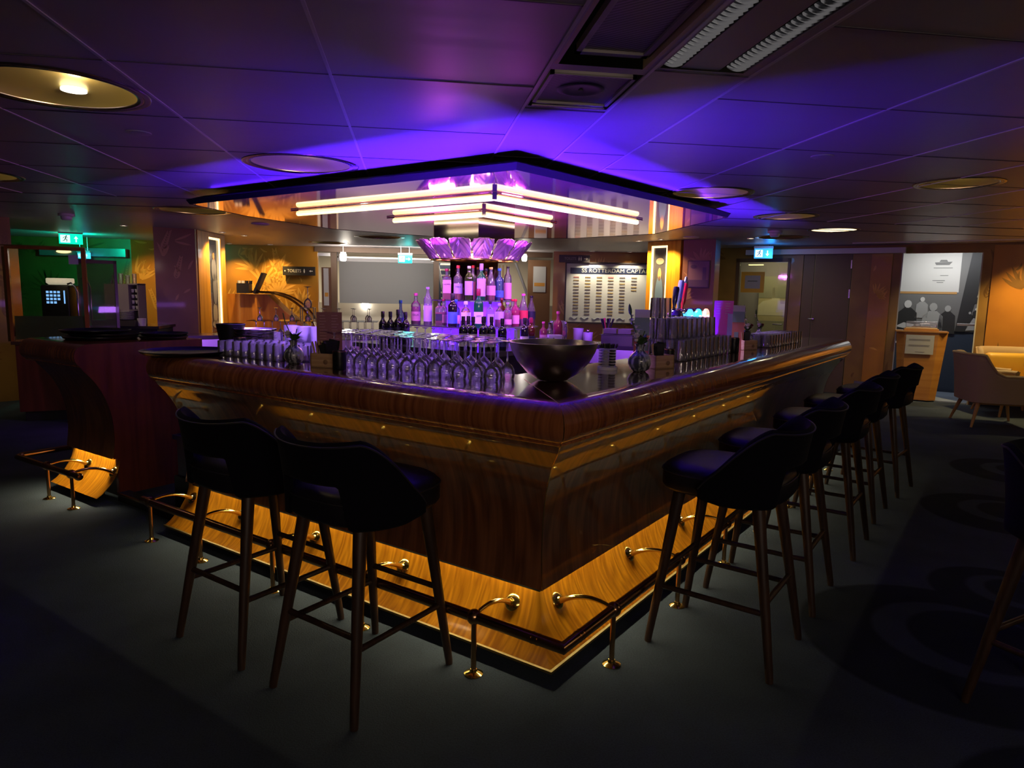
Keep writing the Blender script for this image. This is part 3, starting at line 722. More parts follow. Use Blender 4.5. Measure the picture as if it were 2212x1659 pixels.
# bar stools -------------------------------------------------------------------------
def make_stool():
    """local +y looks at the bar"""
    t = thing('bar_stool', 'black bar stool', 'bar stool')
    # seat: rounded front cushion, seat top .79
    mb = MB(); n = 40
    def outline(k, ins):
        a = 2*PI*k/n; c_, s_ = math.cos(a), math.sin(a); e = .62
        x = (.232-ins)*abs(c_)**e*(1 if c_ > 0 else -1); y = (.258-ins)*abs(s_)**e*(1 if s_ > 0 else -1)+.012
        return x, y+.0
    prof = [(.03, .685), (.010, .690), (.0, .705), (.0, .745), (.002, .765), (.010, .785), (.030, .798), (.07, .805), (.13, .809), (.20, .810)]
    vs = []; fs = []
    for ins, z in prof:
        for k in range(n):
            x, y = outline(k, ins); vs.append((x, y, z))
    for i in range(len(prof)-1):
        for k in range(n): fs.append((i*n+k, i*n+(k+1) % n, (i+1)*n+(k+1) % n, (i+1)*n+k))
    fs.append(tuple(reversed(range(n)))); fs.append(tuple((len(prof)-1)*n+k for k in range(n)))
    mb.add(vs, fs, 0, True); seat = mb.build('seat', M_LEATHER, t, angle=60)
    mb = MB(); mb.tube([(*outline(k, -.001), .768) for k in range(n+1)], .0035, 5, caps=False); mb.build('seat_piping', M_PIPING, seat)
    # wrap-around back with an opening above the seat at the rear
    mb = MB(); NU, NV = 56, 12
    def top(a): # a 0 rear .. 1 front end
        x = abs(a)
        return .985-.010*math.cos(x*PI*1.4) - (0 if x < .46 else ((x-.46)/.54)**1.45*.250)
    def bot(a):
        x = abs(a); s = min(1, max(0, (x-.27)/.10)); s = s*s*(3-2*s)
        return .845*(1-s)+.686*s + (0 if x < .85 else (x-.85)*.10)
    def pt(u, v, off):
        a = (u*2-1); ang = a*R(98); z = bot(a)+(top(a)-bot(a))*v
        flare = .030*max(0, (z-.76)/.22)**1.3*(1-.5*abs(a)); rr = .252+off+flare
        sx, sy = math.sin(ang), -math.cos(ang); e = .86
        x = rr*abs(sx)**e*(1 if sx > 0 else -1); y = rr*1.02*abs(sy)**e*(1 if sy > 0 else -1)
        return Vector((x, y+.0, z))
    ring = []
    for i in range(NU+1):
        u = i/NU; col = [pt(u, j/NV, .016) for j in range(NV+1)]
        t_ = pt(u, 1, .0); col.append(t_+Vector((0, 0, .012)))
        col += [pt(u, 1-j/NV, -.014) for j in range(NV+1)]
        b_ = pt(u, 0, .0); col.append(b_-Vector((0, 0, .010)))
        ring.append(col)
    q = len(ring[0]); vs = [p for c_ in ring for p in c_]; fs = []
    for i in range(NU):
        for j in range(q):
            j2 = (j+1) % q; fs.append((i*q+j, (i+1)*q+j, (i+1)*q+j2, i*q+j2))
    fs.append(tuple(range(q))); fs.append(tuple(reversed([NU*q+j for j in range(q)])))
    mb.add(vs, fs, 0, True); back = mb.build('backrest', M_VELVET, t, angle=70)
    mb = MB(); mb.tube([pt(i/NU, 1, .018)+Vector((0, 0, -.002)) for i in range(NU+1)], .004, 5); mb.build('back_piping', M_PIPING, back)
    foot = [(-.22, -.265), (.22, -.265), (-.21, .255), (.21, .255)]
    top_ = [(-.145, -.155), (.145, -.155), (-.155, .165), (.155, .165)]
    for (fx, fy), (tx, ty) in zip(foot, top_):
        mb = MB(); mb.tube([(fx, fy, .002), (fx*.985+tx*.015, fy*.985+ty*.015, .02), (tx, ty, .695)], [.0145, .0155, .026], 14)
        leg = mb.build('leg', M_LEGW, t)
        mb = MB(); mb.cyl((fx, fy, 0), .012, .005, 10); mb.build('glide', M_STEEL, leg)
    def at(i, z):
        k = z/.695; return Vector((foot[i][0]*(1-k)+top_[i][0]*k, foot[i][1]*(1-k)+top_[i][1]*k, z))
    for i, j, z in ((0, 1, .30), (0, 2, .26), (1, 3, .26), (2, 3, .335)):
        mb = MB(); mb.tube([at(i, z), at(j, z)], .0115, 10); mb.build('footrest_bar', M_LEGW, t)
    return t
index_children()
stool = make_stool(); index_children()
spots = [(L(1.375, -.255), math.atan2(-NL.x, NL.y), 'black bar stool left of the pair on the left side of the bar'),
         (L(.735, -.255), math.atan2(-NL.x, NL.y), 'black bar stool nearest the bar corner, right of the pair on the left side'),
         (Rr(.865, -.29), math.atan2(-NR.x, NR.y), 'nearest black bar stool on the right side of the bar'),
         (Rr(1.565, -.285), math.atan2(-NR.x, NR.y)+.02, 'second black bar stool from the corner on the right side'),
         (Rr(2.46, -.31), math.atan2(-NR.x, NR.y), 'third and middle black bar stool on the right side'),
         (Rr(3.27, -.30), math.atan2(-NR.x, NR.y)-.02, 'fourth black bar stool from the corner on the right side'),
         (Rr(4.08, -.36), math.atan2(-NR.x, NR.y)-.10, 'farthest black bar stool on the right side, by the counter end'),
         (Vector((2.36, 1.95, 0)), R(200), 'cropped bar stool at the right picture edge, only one dark leg in view')]
for i, (p, a, lb) in enumerate(spots):
    if i == 0: stool.location = p; stool.rotation_euler = (0, 0, a); stool['label'] = lb; stool['group'] = 'bar stools around the bar'
    else: dup(stool, p, a, lb, 'bar stools around the bar')

# ================================================================ CEILING THINGS
M_DISH = mat('satin_brass_dish', (.55, .42, .16), .5, .8)
M_DISHRIM = mat('dark_bronze_rim', (.20, .15, .14), .25, .9)
M_LAMPW = mat('lamp_white', (1, 1, 1), .4, emit=(1, .93, .78), es=3.0)
M_LAMPLIT = mat('lit_dish', (.8, .75, .6), .5, emit=(1, .86, .55), es=.75)
DL_LAB = ['nearest large round brass ceiling light at the left picture edge', 'round brass ceiling light above the left side of the bar', 'round brass ceiling light right of the bar canopy',
          'large round brass ceiling light near the right picture edge', 'round brass ceiling light between the right bar side and the far right wall', 'lit pale round ceiling light before the glass door wall',
          'round brass ceiling light beside the left tip of the canopy', 'round brass ceiling light cut by the left picture edge, second from the camera', 'flat looking round ceiling light behind the canopy on the left',
          'round ceiling light behind the canopy, above the grey partition', 'farthest round ceiling light before the wide opening on the left', 'round ceiling light behind the right part of the canopy',
          'round brass ceiling light before the blue exit sign', 'round brass ceiling light cut by the right picture edge', 'far left round ceiling light before the green lit wall']
def make_dish():
    t = thing('ceiling_light', '', 'ceiling light', (0, 0, 0), 0, 'round dish ceiling lights')
    mb = MB(); mb.shell([(1.0, 0), (.985, .03), (.93, .12), (.80, .24), (.6, .33), (.35, .39), (.001, .41)], 48); mb.build('dish', M_DISH, t)
    mb = MB(); mb.shell([(1.17, .0), (1.16, -.02), (1.12, -.032), (1.07, -.02), (1.05, -.03), (1.01, -.022), (.985, .0), (.985, .02)], 48); mb.build('rim', M_DISHRIM, t)
    return t
dish = make_dish(); index_children()
for i, (x, y, r) in enumerate(DISHES):
    if i == 0: d = dish; d.location = (x, y, CEIL); d.scale = (r, r, r*.6)
    else: d = dup(dish, (x, y, CEIL), None, None, None, (r, r, r*.6))
    d['label'] = DL_LAB[i]
    if i == 5:
        for ch in COL.objects:
            if ch.parent == d and ch.name.startswith('dish'):
                ch.data = ch.data.copy(); ch.data.materials.clear(); ch.data.materials.append(M_LAMPLIT)
mb = MB(); mb.lathe([(.0, .0), (.17, .0), (.17, .05), (0, .05)], 20, 0, Matrix.Translation((-.05, .62, .24)))
o = mb.build('bulb', M_LAMPW, dish); o['label'] = 'small white lit bulb'
# small recessed downlights
def make_down():
    t = thing('downlight', '', 'ceiling light', (0, 0, 0), 0, 'small recessed downlights')
    mb = MB(); mb.lathe([(.028, -.002), (.040, -.002), (.046, -.008), (.050, -.004), (.050, 0)], 20); mb.build('ring', M_SEAM, t)
    mb = MB(); mb.lathe([(0, -.0035), (.030, -.0035), (.030, -.001)], 20); mb.build('lens', mat('downlight_lens', (1, 1, 1), .4, emit=(1, .85, .55), es=6), t)
    return t
DOWN = [(-3.887, 10.25, 'lit downlight in front of the brown left pillar', None), (-2.786, 10.95, 'lit downlight just right of the left pillar, nearer of the two', (-2.97, 11.0, .9)),
        (-2.60, 11.5, 'lit downlight at the far edge of the left pillar', (-2.95, 11.6, .6)), (-3.38, 13.75, 'lit downlight at the left end of the amber wall with the toilets sign', (-3.42, 14.1, .3)),
        (-2.634, 13.70, 'lit downlight above the middle of the amber wall with the toilets sign', (-2.66, 13.98, .3)), (3.42, 10.2, 'lit downlight left of the right pillar display case', (3.66, 10.25, .8)),
        (3.62, 9.80, 'lit downlight in front of the right pillar display case', (3.88, 9.98, .8)), (4.681, 9.15, 'lit downlight between the right pillar and the glass door', None),
        (3.45, 13.05, 'lit downlight above the left part of the captains board', (3.50, 13.22, .3)), (4.15, 12.90, 'lit downlight above the right part of the captains board', (4.2, 13.08, .3)),
        (7.95, 8.0, 'bluish downlight above the armchairs at the right', (8.45, 8.15, 0))]
down0 = make_down(); index_children()
for i, (x, y, lb, tg) in enumerate(DOWN):
    o = down0 if i == 0 else dup(down0, (x, y, CEIL))
    o.location = (x, y, CEIL); o['label'] = lb
    if tg: lamp('SPOT', 'downlight_beam', (x, y, CEIL-.02), (58 if i < 8 else 40) if i != 10 else 62, ((1, .84, .58) if i in (8, 9) else (1, .66, .24)), tg, .03, None, 105, .8)
    elif i == 0: lamp('SPOT', 'downlight_beam', (x, y, CEIL-.02), 3, (1, .62, .30), (x, y, 0), .03, None, 120, .8)
    else: lamp('SPOT', 'downlight_beam', (x, y, CEIL-.02), 16, (1, .74, .40), (x+.9, y+.9, .6), .03, None, 120, .8)
# shallow round ceiling discs, smoke detectors
t0 = thing('smoke_detector', 'white smoke detector on the ceiling before the green exit sign', 'smoke detector', (-3.966, 8.825, CEIL), 0, 'smoke detectors')
mb = MB(); mb.lathe([(.085, 0), (.085, -.025), (.078, -.03)], 24); mb.build('base', M_WHITEP, t0)
mb = MB(); mb.lathe([(.060, -.03), (.058, -.058), (.045, -.072), (0, -.074)], 24); mb.build('sensor_head', M_WHITEP, t0); index_children()
dup(t0, (4.43, 8.05, CEIL), None, 'white smoke detector on the ceiling before the blue exit sign')
for (x, y, lb) in ((3.85, 9.25, 'flat violet-lit sensor disc on the ceiling before the right pillar'), (-1.90, 9.3, 'small flat disc on the ceiling right of the left pillar'), (2.50, 9.5, 'small flat disc on the ceiling behind the canopy')):
    mb = MB(); mb.lathe([(.11, 0), (.11, -.012), (.085, -.022), (0, -.026)], 24, 0, None, True, (x, y, CEIL)); o = mb.build('ceiling_sensor', M_WHITEP, None, (x, y, CEIL)); tag(o, lb, 'sensor', 'flat ceiling sensors')
for (x, y, lb) in ((-1.43, 4.03, 'flat round ceiling cover left of the bar canopy'), (2.327, 3.76, 'flat round ceiling cover right of the bar canopy')):
    mb = MB(); mb.lathe([(.062, 0), (.062, -.004), (.056, -.006), (0, -.006)], 28, 0, None, True, (x, y, CEIL)); o = mb.build('ceiling_cover', M_CEIL, None, (x, y, CEIL)); tag(o, lb, 'ceiling cover', 'round ceiling covers')
# service strip: air grille, speaker panel, two louvred fluorescent rows
t = thing('air_grille', 'long perforated metal air grille panel hanging slightly open in the ceiling', 'air vent', (.68, 2.0, CEIL))
def gridmat(name, c, sc):
    m = mat(name, c, .45, .6); n, l, b = nodes(m); tc = n.new('ShaderNodeTexCoord'); w = n.new('ShaderNodeTexWave'); w.inputs['Scale'].default_value = sc; w.bands_direction = 'DIAGONAL'
    l.new(tc.outputs['Object'], w.inputs[0]); cr = n.new('ShaderNodeMix'); cr.data_type = 'RGBA'; cr.inputs[6].default_value = (c[0]*.3, c[1]*.3, c[2]*.3, 1); cr.inputs[7].default_value = (*c, 1)
    l.new(w.outputs['Fac'], cr.inputs[0]); l.new(cr.outputs[2], b.inputs['Base Color']); return m
M_PERF = gridmat('perforated_metal', (.30, .28, .30), 26)
mb = MB(); mb.box(-.105, .125, -.44, .43, .030, .036); mb.build('perforated_panel', M_PERF, t)
mb = MB(); mb.box(-.12, -.10, -.45, .45, .02, .045); mb.box(.118, .138, -.45, .45, .02, .045); mb.box(-.12, .138, .42, .45, .02, .045); mb.build('frame', M_CEIL, t)
mb = MB(); mb.box(-.18, -.165, -.45, .5, .0, .10); mb.box(.145, .16, -.45, .5, .0, .06); mb.build('side_channel', mat('warm_channel', (.55, .40, .25), .4), t)
t = thing('ceiling_speaker', 'square ceiling speaker panel with a round cone behind perforated metal', 'speaker', (.675, 2.82, CEIL))
mb = MB(); mb.box(-.15, .15, -.20, .19, .010, .016); mb.build('grille', M_PERF, t)
mb = MB(); mb.box(-.165, -.15, -.21, .20, .0, .02); mb.box(.15, .165, -.21, .20, .0, .02); mb.box(-.165, .165, .185, .20, .0, .02); mb.box(-.165, .165, -.21, -.198, .0, .02); mb.build('frame', M_CEIL, t)
mb = MB(); mb.lathe([(.062, .0085), (.070, .006), (.088, .006), (.096, .0095)], 32); mb.lathe([(0, .004), (.008, .005), (.010, .0095)], 12); mb.build('cone_ring', mat('speaker_ring', (.10, .10, .11), .6), t)
mb = MB(); mb.box(-.16, .16, .215, .235, -.002, .006); mb.build('rear_bracket', M_STEEL, t)
M_LOUV = mat('louvre_aluminium', (.75, .75, .78), .12, 1.0)
for j, (x0, lb) in enumerate(((.905, 'left row of mirror louvre fluorescent lights in the ceiling strip'), (1.145, 'right row of mirror louvre fluorescent lights in the ceiling strip'))):
    t = thing('louvre_light', lb, 'ceiling light', (x0, 1.7, CEIL), 0, 'louvre lights in the ceiling strip')
    mb = MB(); mb.grid(lambda u, v: Vector((-.032+.075*u, -.75+1.5*v, .055-.045*abs(2*u-1)**2)), 8, 1); mb.build('reflector', M_LOUV, t)
    mb = MB()
    for k0, k1 in ((0, 24), (26, 50)):
        mb = MB()
        for k in range(k0, k1):
            y = -.74+k*.030
            mb.grid(lambda u, v, y=y: Vector((-.032+.075*u, y+.008*(1-2*abs(v-.5)), .002+.030*v-.010*math.sin(PI*u))), 6, 2)
        lo_ = mb.build('louvre_blades', M_LOUV, t); lo_['kind'] = 'stuff'
    mb = MB(); mb.tube([(.006, -.74, .040), (.006, .72, .040)], .010, 8); mb.build('tube', mat('dim_tube', (.8, .8, .8), .4, emit=(.9, .85, .8), es=.12), t)
mb = MB(); mb.box(.875, .873+.005, 1.0, 2.47, CEIL, CEIL+.06); mb.box(.955, 1.10, 1.0, 2.47, CEIL+.004, CEIL+.01); mb.box(1.195, 1.215, 1.0, 2.47, CEIL+.0, CEIL+.01)
struct(mb, 'trim_8', M_CEIL)
# long slot diffusers near the outer ceiling edge
for (x0, y0, x1, y1, n_, lb) in ((5.7, 5.9, 8.2, 7.0, 0, ''),):
    pass
t = thing('slot_diffuser', 'long black slotted air diffuser at the ceiling edge above the right wall', 'air vent', RWp(3.2, 0, -.55)+Vector((0, 0, CEIL)))
mb = MB(); T_ = RWp(3.2, 0, -.55)
def ra(a, d, z): return RWp(a, z, d)-T_
for k in range(26):
    a0 = 2.2+k*.105; vs = [ra(a, d, z) for z in (-.008, -.0005) for d in (-.57, -.53) for a in (a0, a0+.075)]
    mb.add(vs, [(0, 2, 3, 1), (4, 5, 7, 6), (0, 1, 5, 4), (2, 6, 7, 3), (0, 4, 6, 2), (1, 3, 7, 5)])
mb.build('slots', M_PLINTH, t)
mb = MB(); vs = [ra(a, d, z) for z in (-.012, -.0005) for d in (-.62, -.58) for a in (1.9, 5.4)]
mb.add(vs, [(0, 2, 3, 1), (4, 5, 7, 6), (0, 1, 5, 4), (2, 6, 7, 3), (0, 4, 6, 2), (1, 3, 7, 5)]); mb.build('edge_rail', M_SEAM, t)

# mirrored canopy over the bar --------------------------------------------------------
CAN = [(.593, 3.986), (-1.87, 6.34), (-1.60, 7.25), (-.90, 8.45), (.60, 9.30), (2.06, 8.72), (2.78, 7.75), (2.78, 5.885)]
can = thing('bar_canopy', 'large dropped mirror-copper canopy with black edge above the bar', 'canopy', (.6, 6.65, 2.19))
cx, cy = .6, 6.65
poly = [(x-cx, y-cy) for x, y in CAN]
M_CANM = mat('copper_mirror', (.84, .33, .47), .045, .76)
mb = MB(); mb.add([(x, y, 0) for x, y in poly], [tuple(reversed(range(len(poly))))]); mb.build('mirror_soffit', M_CANM, can)
mb = MB(); n = len(poly)
inn = [(x*.955, y*.955) for x, y in poly]; out = [(x*1.012, y*1.012) for x, y in poly]
mb.add([(x, y, -.003) for x, y in poly]+[(x, y, .035) for x, y in out]+[(x, y, .075) for x, y in inn], [(k, (k+1) % n, n+(k+1) % n, n+k) for k in range(n)]+[(n+k, n+(k+1) % n, 2*n+(k+1) % n, 2*n+k) for k in range(n)]+[tuple(range(2*n, 3*n))])
mb.build('black_edge', M_PLINTH, can)
M_TUBE = mat('fluorescent_tube', (1, 1, .8), .4, emit=(1.0, .97, .36), es=1.0)
M_SLOTM = mat('lamp_slot', (.55, .28, .32), .12, 1.0)
def chevron(A, Bl, Br, lb):
    A, Bl, Br = [Vector((*p, 0))-Vector((cx, cy, 0)) for p in (A, Bl, Br)]
    t = thing('chevron_light', lb, 'ceiling light', (cx+A.x, cy+A.y, 2.19), 0, 'chevron lights under the canopy')
    for e, nm in ((Bl, 'left'), (Br, 'right')):
        d = (e-A).normalized(); nn = Vector((-d.y, d.x, 0)); nn = nn if nn.y > 0 else -nn
        ln = (e-A).length
        mb = MB()
        mb.tube([d*.012+Vector((0, 0, -.038)), d*ln+Vector((0, 0, -.038))], .022, 12)
        mb.build('tube', M_TUBE, t)
        mb = MB(); mb.tube([d*.03+Vector((0, 0, -.010)), d*(ln+.10)+Vector((0, 0, -.007))], .006, 4); mb.build('housing', M_SLOTM, t)
        lp = strip_lamp('tube_glow', Vector((cx, cy, 2.145))+A+d*.1, Vector((cx, cy, 2.145))+A+d*ln, 1.5*ln, (1, .9, .45), (0, 0, -1), .08)
        lp.visible_glossy = True
    mb = MB(); mb.box(-.016, .016, -.02, .012, -.052, -.002); mb.build('joint_cap', M_CHROME, t)
    return t
chevron((.579, 4.914), (-.993, 6.45), (2.05, 6.20), 'larger chevron light nearer the camera under the canopy')
chevron((.618, 6.00), (-.16, 6.80), (1.36, 6.75), 'smaller chevron light behind the larger one under the canopy')
# blue wash on the ceiling: LED line on top of the canopy rim
for k in (7, 0):
    a, b_ = Vector((*CAN[k], 2.272)), Vector((*CAN[(k+1) % 8], 2.272))
    strip_lamp('canopy_rim_light', a*.9+b_*.1, b_*.9+a*.1, 1.2, BLUE, Vector((0, 0, 1))+(Vector((.6, 3.0, 2.27))-Vector((.6, 5, 2.27)))*.6, .01)

# ================================================================ BAR ISLAND
def sq(h, rot=0): return [(0, -h), (h, 0), (0, h), (-h, 0)]
isl = thing('back_bar_island', 'diamond shaped back bar with two glowing violet tiers carrying bottles', 'back bar', CI)
M_ISL = mat('island_counter', (.16, .15, .18), .25, .7)
M_GLOW = mat('violet_glow_panel', (.3, .1, .9), .4, emit=(.14, .02, 1.0), es=1.1)
M_SHELF = glass('shelf_glass', (.8, .75, 1.0), 1.2, .25, 1.5, (.6, .45, 1))
mb = MB(); mb.prism(sq(1.15), .96, 1.0); mb.build('counter_top', M_ISL, isl)
mb = MB(); mb.prism(sq(1.08), 0, .955); mb.build('counter_body', mat('island_body', (.03, .03, .04), .4, .5), isl)
mb = MB(); mb.prism(sq(.40), 1.001, 1.158); mb.build('lower_riser', M_GLOW, isl)
mb = MB(); mb.prism(sq(.64), 1.160, 1.172); mb.build('lower_shelf', M_SHELF, isl)
mb = MB(); mb.prism(sq(.27), 1.173, 1.398); mb.build('upper_riser', M_GLOW, isl)
mb = MB(); mb.prism(sq(.40), 1.400, 1.412); mb.build('upper_shelf', M_SHELF, isl)
col_ = thing('mirror_column', 'mirrored square column rising from the island to the canopy', 'column', CI+Vector((0, 0, 1.413)))
mb = MB(); mb.prism(sq(.23), 0, .44); mb.build('lower_shaft', mat('bronze_mirror', (.24, .16, .13), .12, 1), col_)
mb = MB(); mb.prism(sq(.385), .44, .773); mb.build('upper_shaft', M_MIRROR, col_)
# ring of glass petals
ch = thing('petal_chandelier', 'round chandelier of curved glass petals around the column, coloured as lit violet', 'chandelier', CI+Vector((0, 0, 1.785)))
M_PETAL = glass('violet_lit_petal_glass', (.80, .55, .95), 2.6, .55, 1.5, (.78, .45, .95))  # violet light on the petals is put into the glass colour
def petal_mesh():
    mb = MB()
    def f(u, v, off=0):
        x = (2*u-1); w = .074+.024*math.sin(v*PI*.5)-.010*max(0, v-.88)*6; 
        ang = v*1.25; r_ = .40+.13*math.sin(ang)/math.sin(1.25)*(.65+.35*v) + .022*(1-x*x)*(1) +off
        z = .005+.175*v + .010*math.cos(x*PI*6)*0 - .012*(x*x)*v
        rib = .006*math.sin((abs(x)*11)+(v*15))
        return Vector((x*w, -(r_+rib), z))
    mb.grid(f, 30, 30); return mb
for k in range(15):
    if k == 0: p0 = petal_mesh().build('petal', M_PETAL, ch); sm = p0.modifiers.new('s', 'SOLIDIFY'); sm.thickness = .006
    else: p = p0.copy(); COL.objects.link(p); p.parent = ch; p.rotation_euler = (0, 0, 2*PI*k/15+.07)
p0.rotation_euler = (0, 0, .07)
mb = MB(); mb.shell([(.37, .0), (.42, -.004), (.42, .006), (.40, .012), (.37, .012), (.37, 0)], 60); mb.tube([Vector((.39*math.cos(a*PI/16), .39*math.sin(a*PI/16), .012)) for a in range(33)], .008, 6)
for a in range(4): mb.tube([Vector((.2*math.cos(PI/4+a*PI/2), .2*math.sin(PI/4+a*PI/2), .006)), Vector((.38*math.cos(PI/4+a*PI/2), .38*math.sin(PI/4+a*PI/2), .006))], .010, 6)
mb.build('brass_ring', mat('gold_ring', (.9, .6, .3), .2, 1), ch)
mb = MB()
for k in range(15): mb.ball((.365*math.sin(2*PI*k/15+.28), -.365*math.cos(2*PI*k/15+.28), .035), .017, 10)
o = mb.build('bulbs', mat('chandelier_bulb', (1, 1, 1), .4, emit=(1, .72, .40), es=7), ch); o['kind'] = 'stuff'
lamp('POINT', 'chandelier_glow', CI+Vector((0, -.45, 1.9)), 3.0, (1, .62, .55), None, .1)
for (dx, dy) in ((-1, 0), (1, 0), (0, -1)):
    lamp('SPOT', 'canopy_spot', CI+Vector((dx*1.2, -1.7 if dy else -1.0, 2.13)), 80, (.66, .20, 1.0), CI+Vector((0, -.2, 1.3)), .05, None, 46, .6)
lamp('AREA', 'shelf_uplight', CI+Vector((0, -.55, 1.02)), 3.5, (.25, .05, 1), CI+Vector((0, -.6, 2)), .5, .1)
for a_ in range(4):
    lamp('AREA', 'added_soffit_uplight', CI+Vector((.46*math.sin(a_*PI/2+.78), .46*math.cos(a_*PI/2+.78), 1.97)), 8, (.75, .12, .85), CI+Vector((.8*math.sin(a_*PI/2+.78), .8*math.cos(a_*PI/2+.78), 2.19)), .3, .1)  # magenta lamps added above the petals to tint the canopy soffit

# ================================================================ GLASSWARE ON THE BAR
TOPZ = 1.1005
def proto_stem():
    t = thing('wine_glass', '', 'wine glass')
    mb = MB(); mb.shell([(.031, 0), (.0345, .014), (.036, .030), (.031, .050), (.019, .066), (.008, .075), (.0042, .082)], 16)
    mb.build('bowl', M_GLASS, t)
    mb = MB(); mb.shell([(.0045, .080), (.0036, .10), (.0036, .15), (.006, .166)], 8); mb.build('stem', M_GLASS, t)
    mb = MB(); mb.shell([(.006, .166), (.020, .170), (.035, .174), (.0352, .1755), (.020, .1745), (.001, .176)], 18); mb.build('foot', M_GLASS, t)
    return t
def proto_tumbler(name, cat, r0, r1, h, thick=.006, mat_=None):
    t = thing(name, '', cat)
    mb = MB(); mb.shell([(.001, .001), (r0*.95, .001), (r0, .006), (r0+(r1-r0)*.5, h*.5), (r1, h), (r1-.0022, h), (r0-.003, thick+.004), (.001, thick)], 16)
    mb.build('glass_wall', mat_ or M_GLASS, t)
    return t
stem = proto_stem(); tumb = proto_tumbler('tumbler', 'glass', .033, .031, .085); beer = proto_tumbler('beer_glass', 'beer glass', .036, .032, .125)
cup = proto_tumbler('plastic_cup', 'cup', .034, .041, .17, .004, M_FROST)
index_children()
rnd = random.Random(5)
used = {}
def put(proto, p, label, group, rz=0, sc=None):
    if not used.get(proto.name):
        used[proto.name] = 1; proto.location = p; proto['label'] = label; proto['group'] = group
        if sc: proto.scale = (sc,)*3
        return proto
    return dup(proto, p, rnd.uniform(0, 6), label, group, sc)
G1 = 'upside-down wine glasses on the left bar top'
for j in range(5):
    for i in range(14):
        s_ = .64+i*.084+(j % 2)*.03+rnd.uniform(-.008, .008); w_ = .415+j*.072+rnd.uniform(-.008, .008)
        if s_ < w_*MCOT+.10: continue
        put(stem, L(s_, w_, TOPZ), 'upside-down wine glass in the dense rows on the left bar top', G1)
G2 = 'small clear glasses beyond the vase on the left bar top'
for j in range(4):
    for i in range(11):
        s_ = 1.88+i*.072+(j % 2)*.02; w_ = .335+j*.073
        if j == 0 and i < 2: continue
        if j < 2 and i == 10: continue
        put(tumb, L(s_+rnd.uniform(-.006, .006), w_, TOPZ), 'small clear glass in the rows beyond the vase on the left bar top', G2)
G3 = 'stacked beer glasses on the right bar top'
for k in range(2):
    for j in range(4):
        for i in range(11 if k == 0 else 9):
            s_ = 1.98+i*.080+k*.04; w_ = .42+j*.078
            if k == 1 and (j == 0 or i > 8): continue
            put(beer, Rr(s_+rnd.uniform(-.006, .006), w_, TOPZ+.1265*k), 'clear beer glass in the stacked block on the right bar top' if k == 0 else 'clear beer glass on top of the stacked block on the right bar top', G3 if k == 0 else G3+', upper layer')
for i in range(3):
    put(beer, Rr(2.02+i*.08, .62, TOPZ+.253), 'clear beer glass topmost of the stacked block on the right bar top', 'topmost beer glasses of the block')
G4 = 'clear glasses near the far end of the right bar top'
for j in range(3):
    for i in range(13):
        put(tumb, Rr(3.55+i*.078+rnd.uniform(-.006, .006), .36+j*.078, TOPZ), 'clear glass in the rows near the far end of the right bar top', G4, 0, 1.15)
for i, (s_, w_) in enumerate(((2.30, .66), (2.38, .70), (2.22, .68), (2.14, .70), (2.18, .64))):
    put(cup, L(s_, w_, TOPZ), 'frosted tall plastic cup standing behind the small glasses on the left bar top', 'frosted plastic cups on the left bar top')
for i, (s_, w_) in enumerate(((2.46, .66), (2.54, .62))):
    put(beer, L(s_, w_, TOPZ), 'clear beer glass beside the frosted plastic cups', 'beer glasses beside the frosted cups')
# tall glass left of the bar top end, on the tray side
put(beer, L(3.00, .70, .985), 'tall clear glass alone by the left end of the bar top', 'glasses by the left bar end', 0, 1.35)
put(beer, L(3.10, .74, .985), 'tall clear glass alone by the left end of the bar top', 'glasses by the left bar end', 0, 1.0)
mb = MB(); slab(mb, 'L', LEND+.02, 3.6, .60, .95, .955, .985); o = mb.build('drip_shelf', M_STEEL); tag(o, 'steel work shelf inside the gap behind the left bar end', 'shelf')

# stack of steel saucers
base = L(2.62, .62, TOPZ)
for k in range(8):
    mb = MB(); mb.lathe([(.105, 0), (.125, .006), (.128, .016), (.126, .017), (.103, .004), (0, .003)], 28, 0, None, True, base+Vector((0, 0, k*.0178)))
    o = mb.build('steel_dish', M_STEEL, None, base+Vector((0, 0, k*.0178))); tag(o, 'round steel dish in the stack on the left bar top' if k < 7 else 'topmost round steel dish of the stack on the left bar top', 'dish', 'stack of round steel dishes')

# serving trays
M_TRAY = mat('black_tray', (.008, .008, .010), .32)
def tray_mb(mb, c, r, tilt=0, az_=0):
    Mx = Matrix.Translation(c) @ Matrix.Rotation(az_, 4, 'Z') @ Matrix.Rotation(tilt, 4, 'X')
    mb.lathe([(0, .0), (r*.90, .0), (r*.97, .010), (r, .018), (r, .021), (r*.95, .014), (r*.89, .004), (0, .004)], 48, 0, Mx)
p = L(2.74, .235, TOPZ+.001); mb = MB(); tray_mb(mb, p, .255); o = mb.build('serving_tray', M_TRAY, None, p); tag(o, 'round black serving tray on the left end of the main bar top', 'tray')
for k, (s_, w_, dz, r, tl, lb) in enumerate(((4.22, .44, .001, .25, 0, 'lowest round black tray of the left pile on the short counter'), (4.19, .46, .0235, .24, 0, 'middle round black tray of the left pile on the short counter'),
        (4.26, .42, .046, .23, 0, 'topmost round black tray of the left pile on the short counter'), (3.95, .76, .001, .17, 0, 'lower round black tray of the right pile on the short counter'), (3.96, .77, .0235, .165, 0, 'upper round black tray of the right pile on the short counter'))):
    p = L(s_, w_, TOPZ+dz); mb = MB(); tray_mb(mb, p, r, tl, k*1.1); o = mb.build('serving_tray', M_TRAY, None, p); tag(o, lb, 'tray', 'pile of black trays on the short counter')

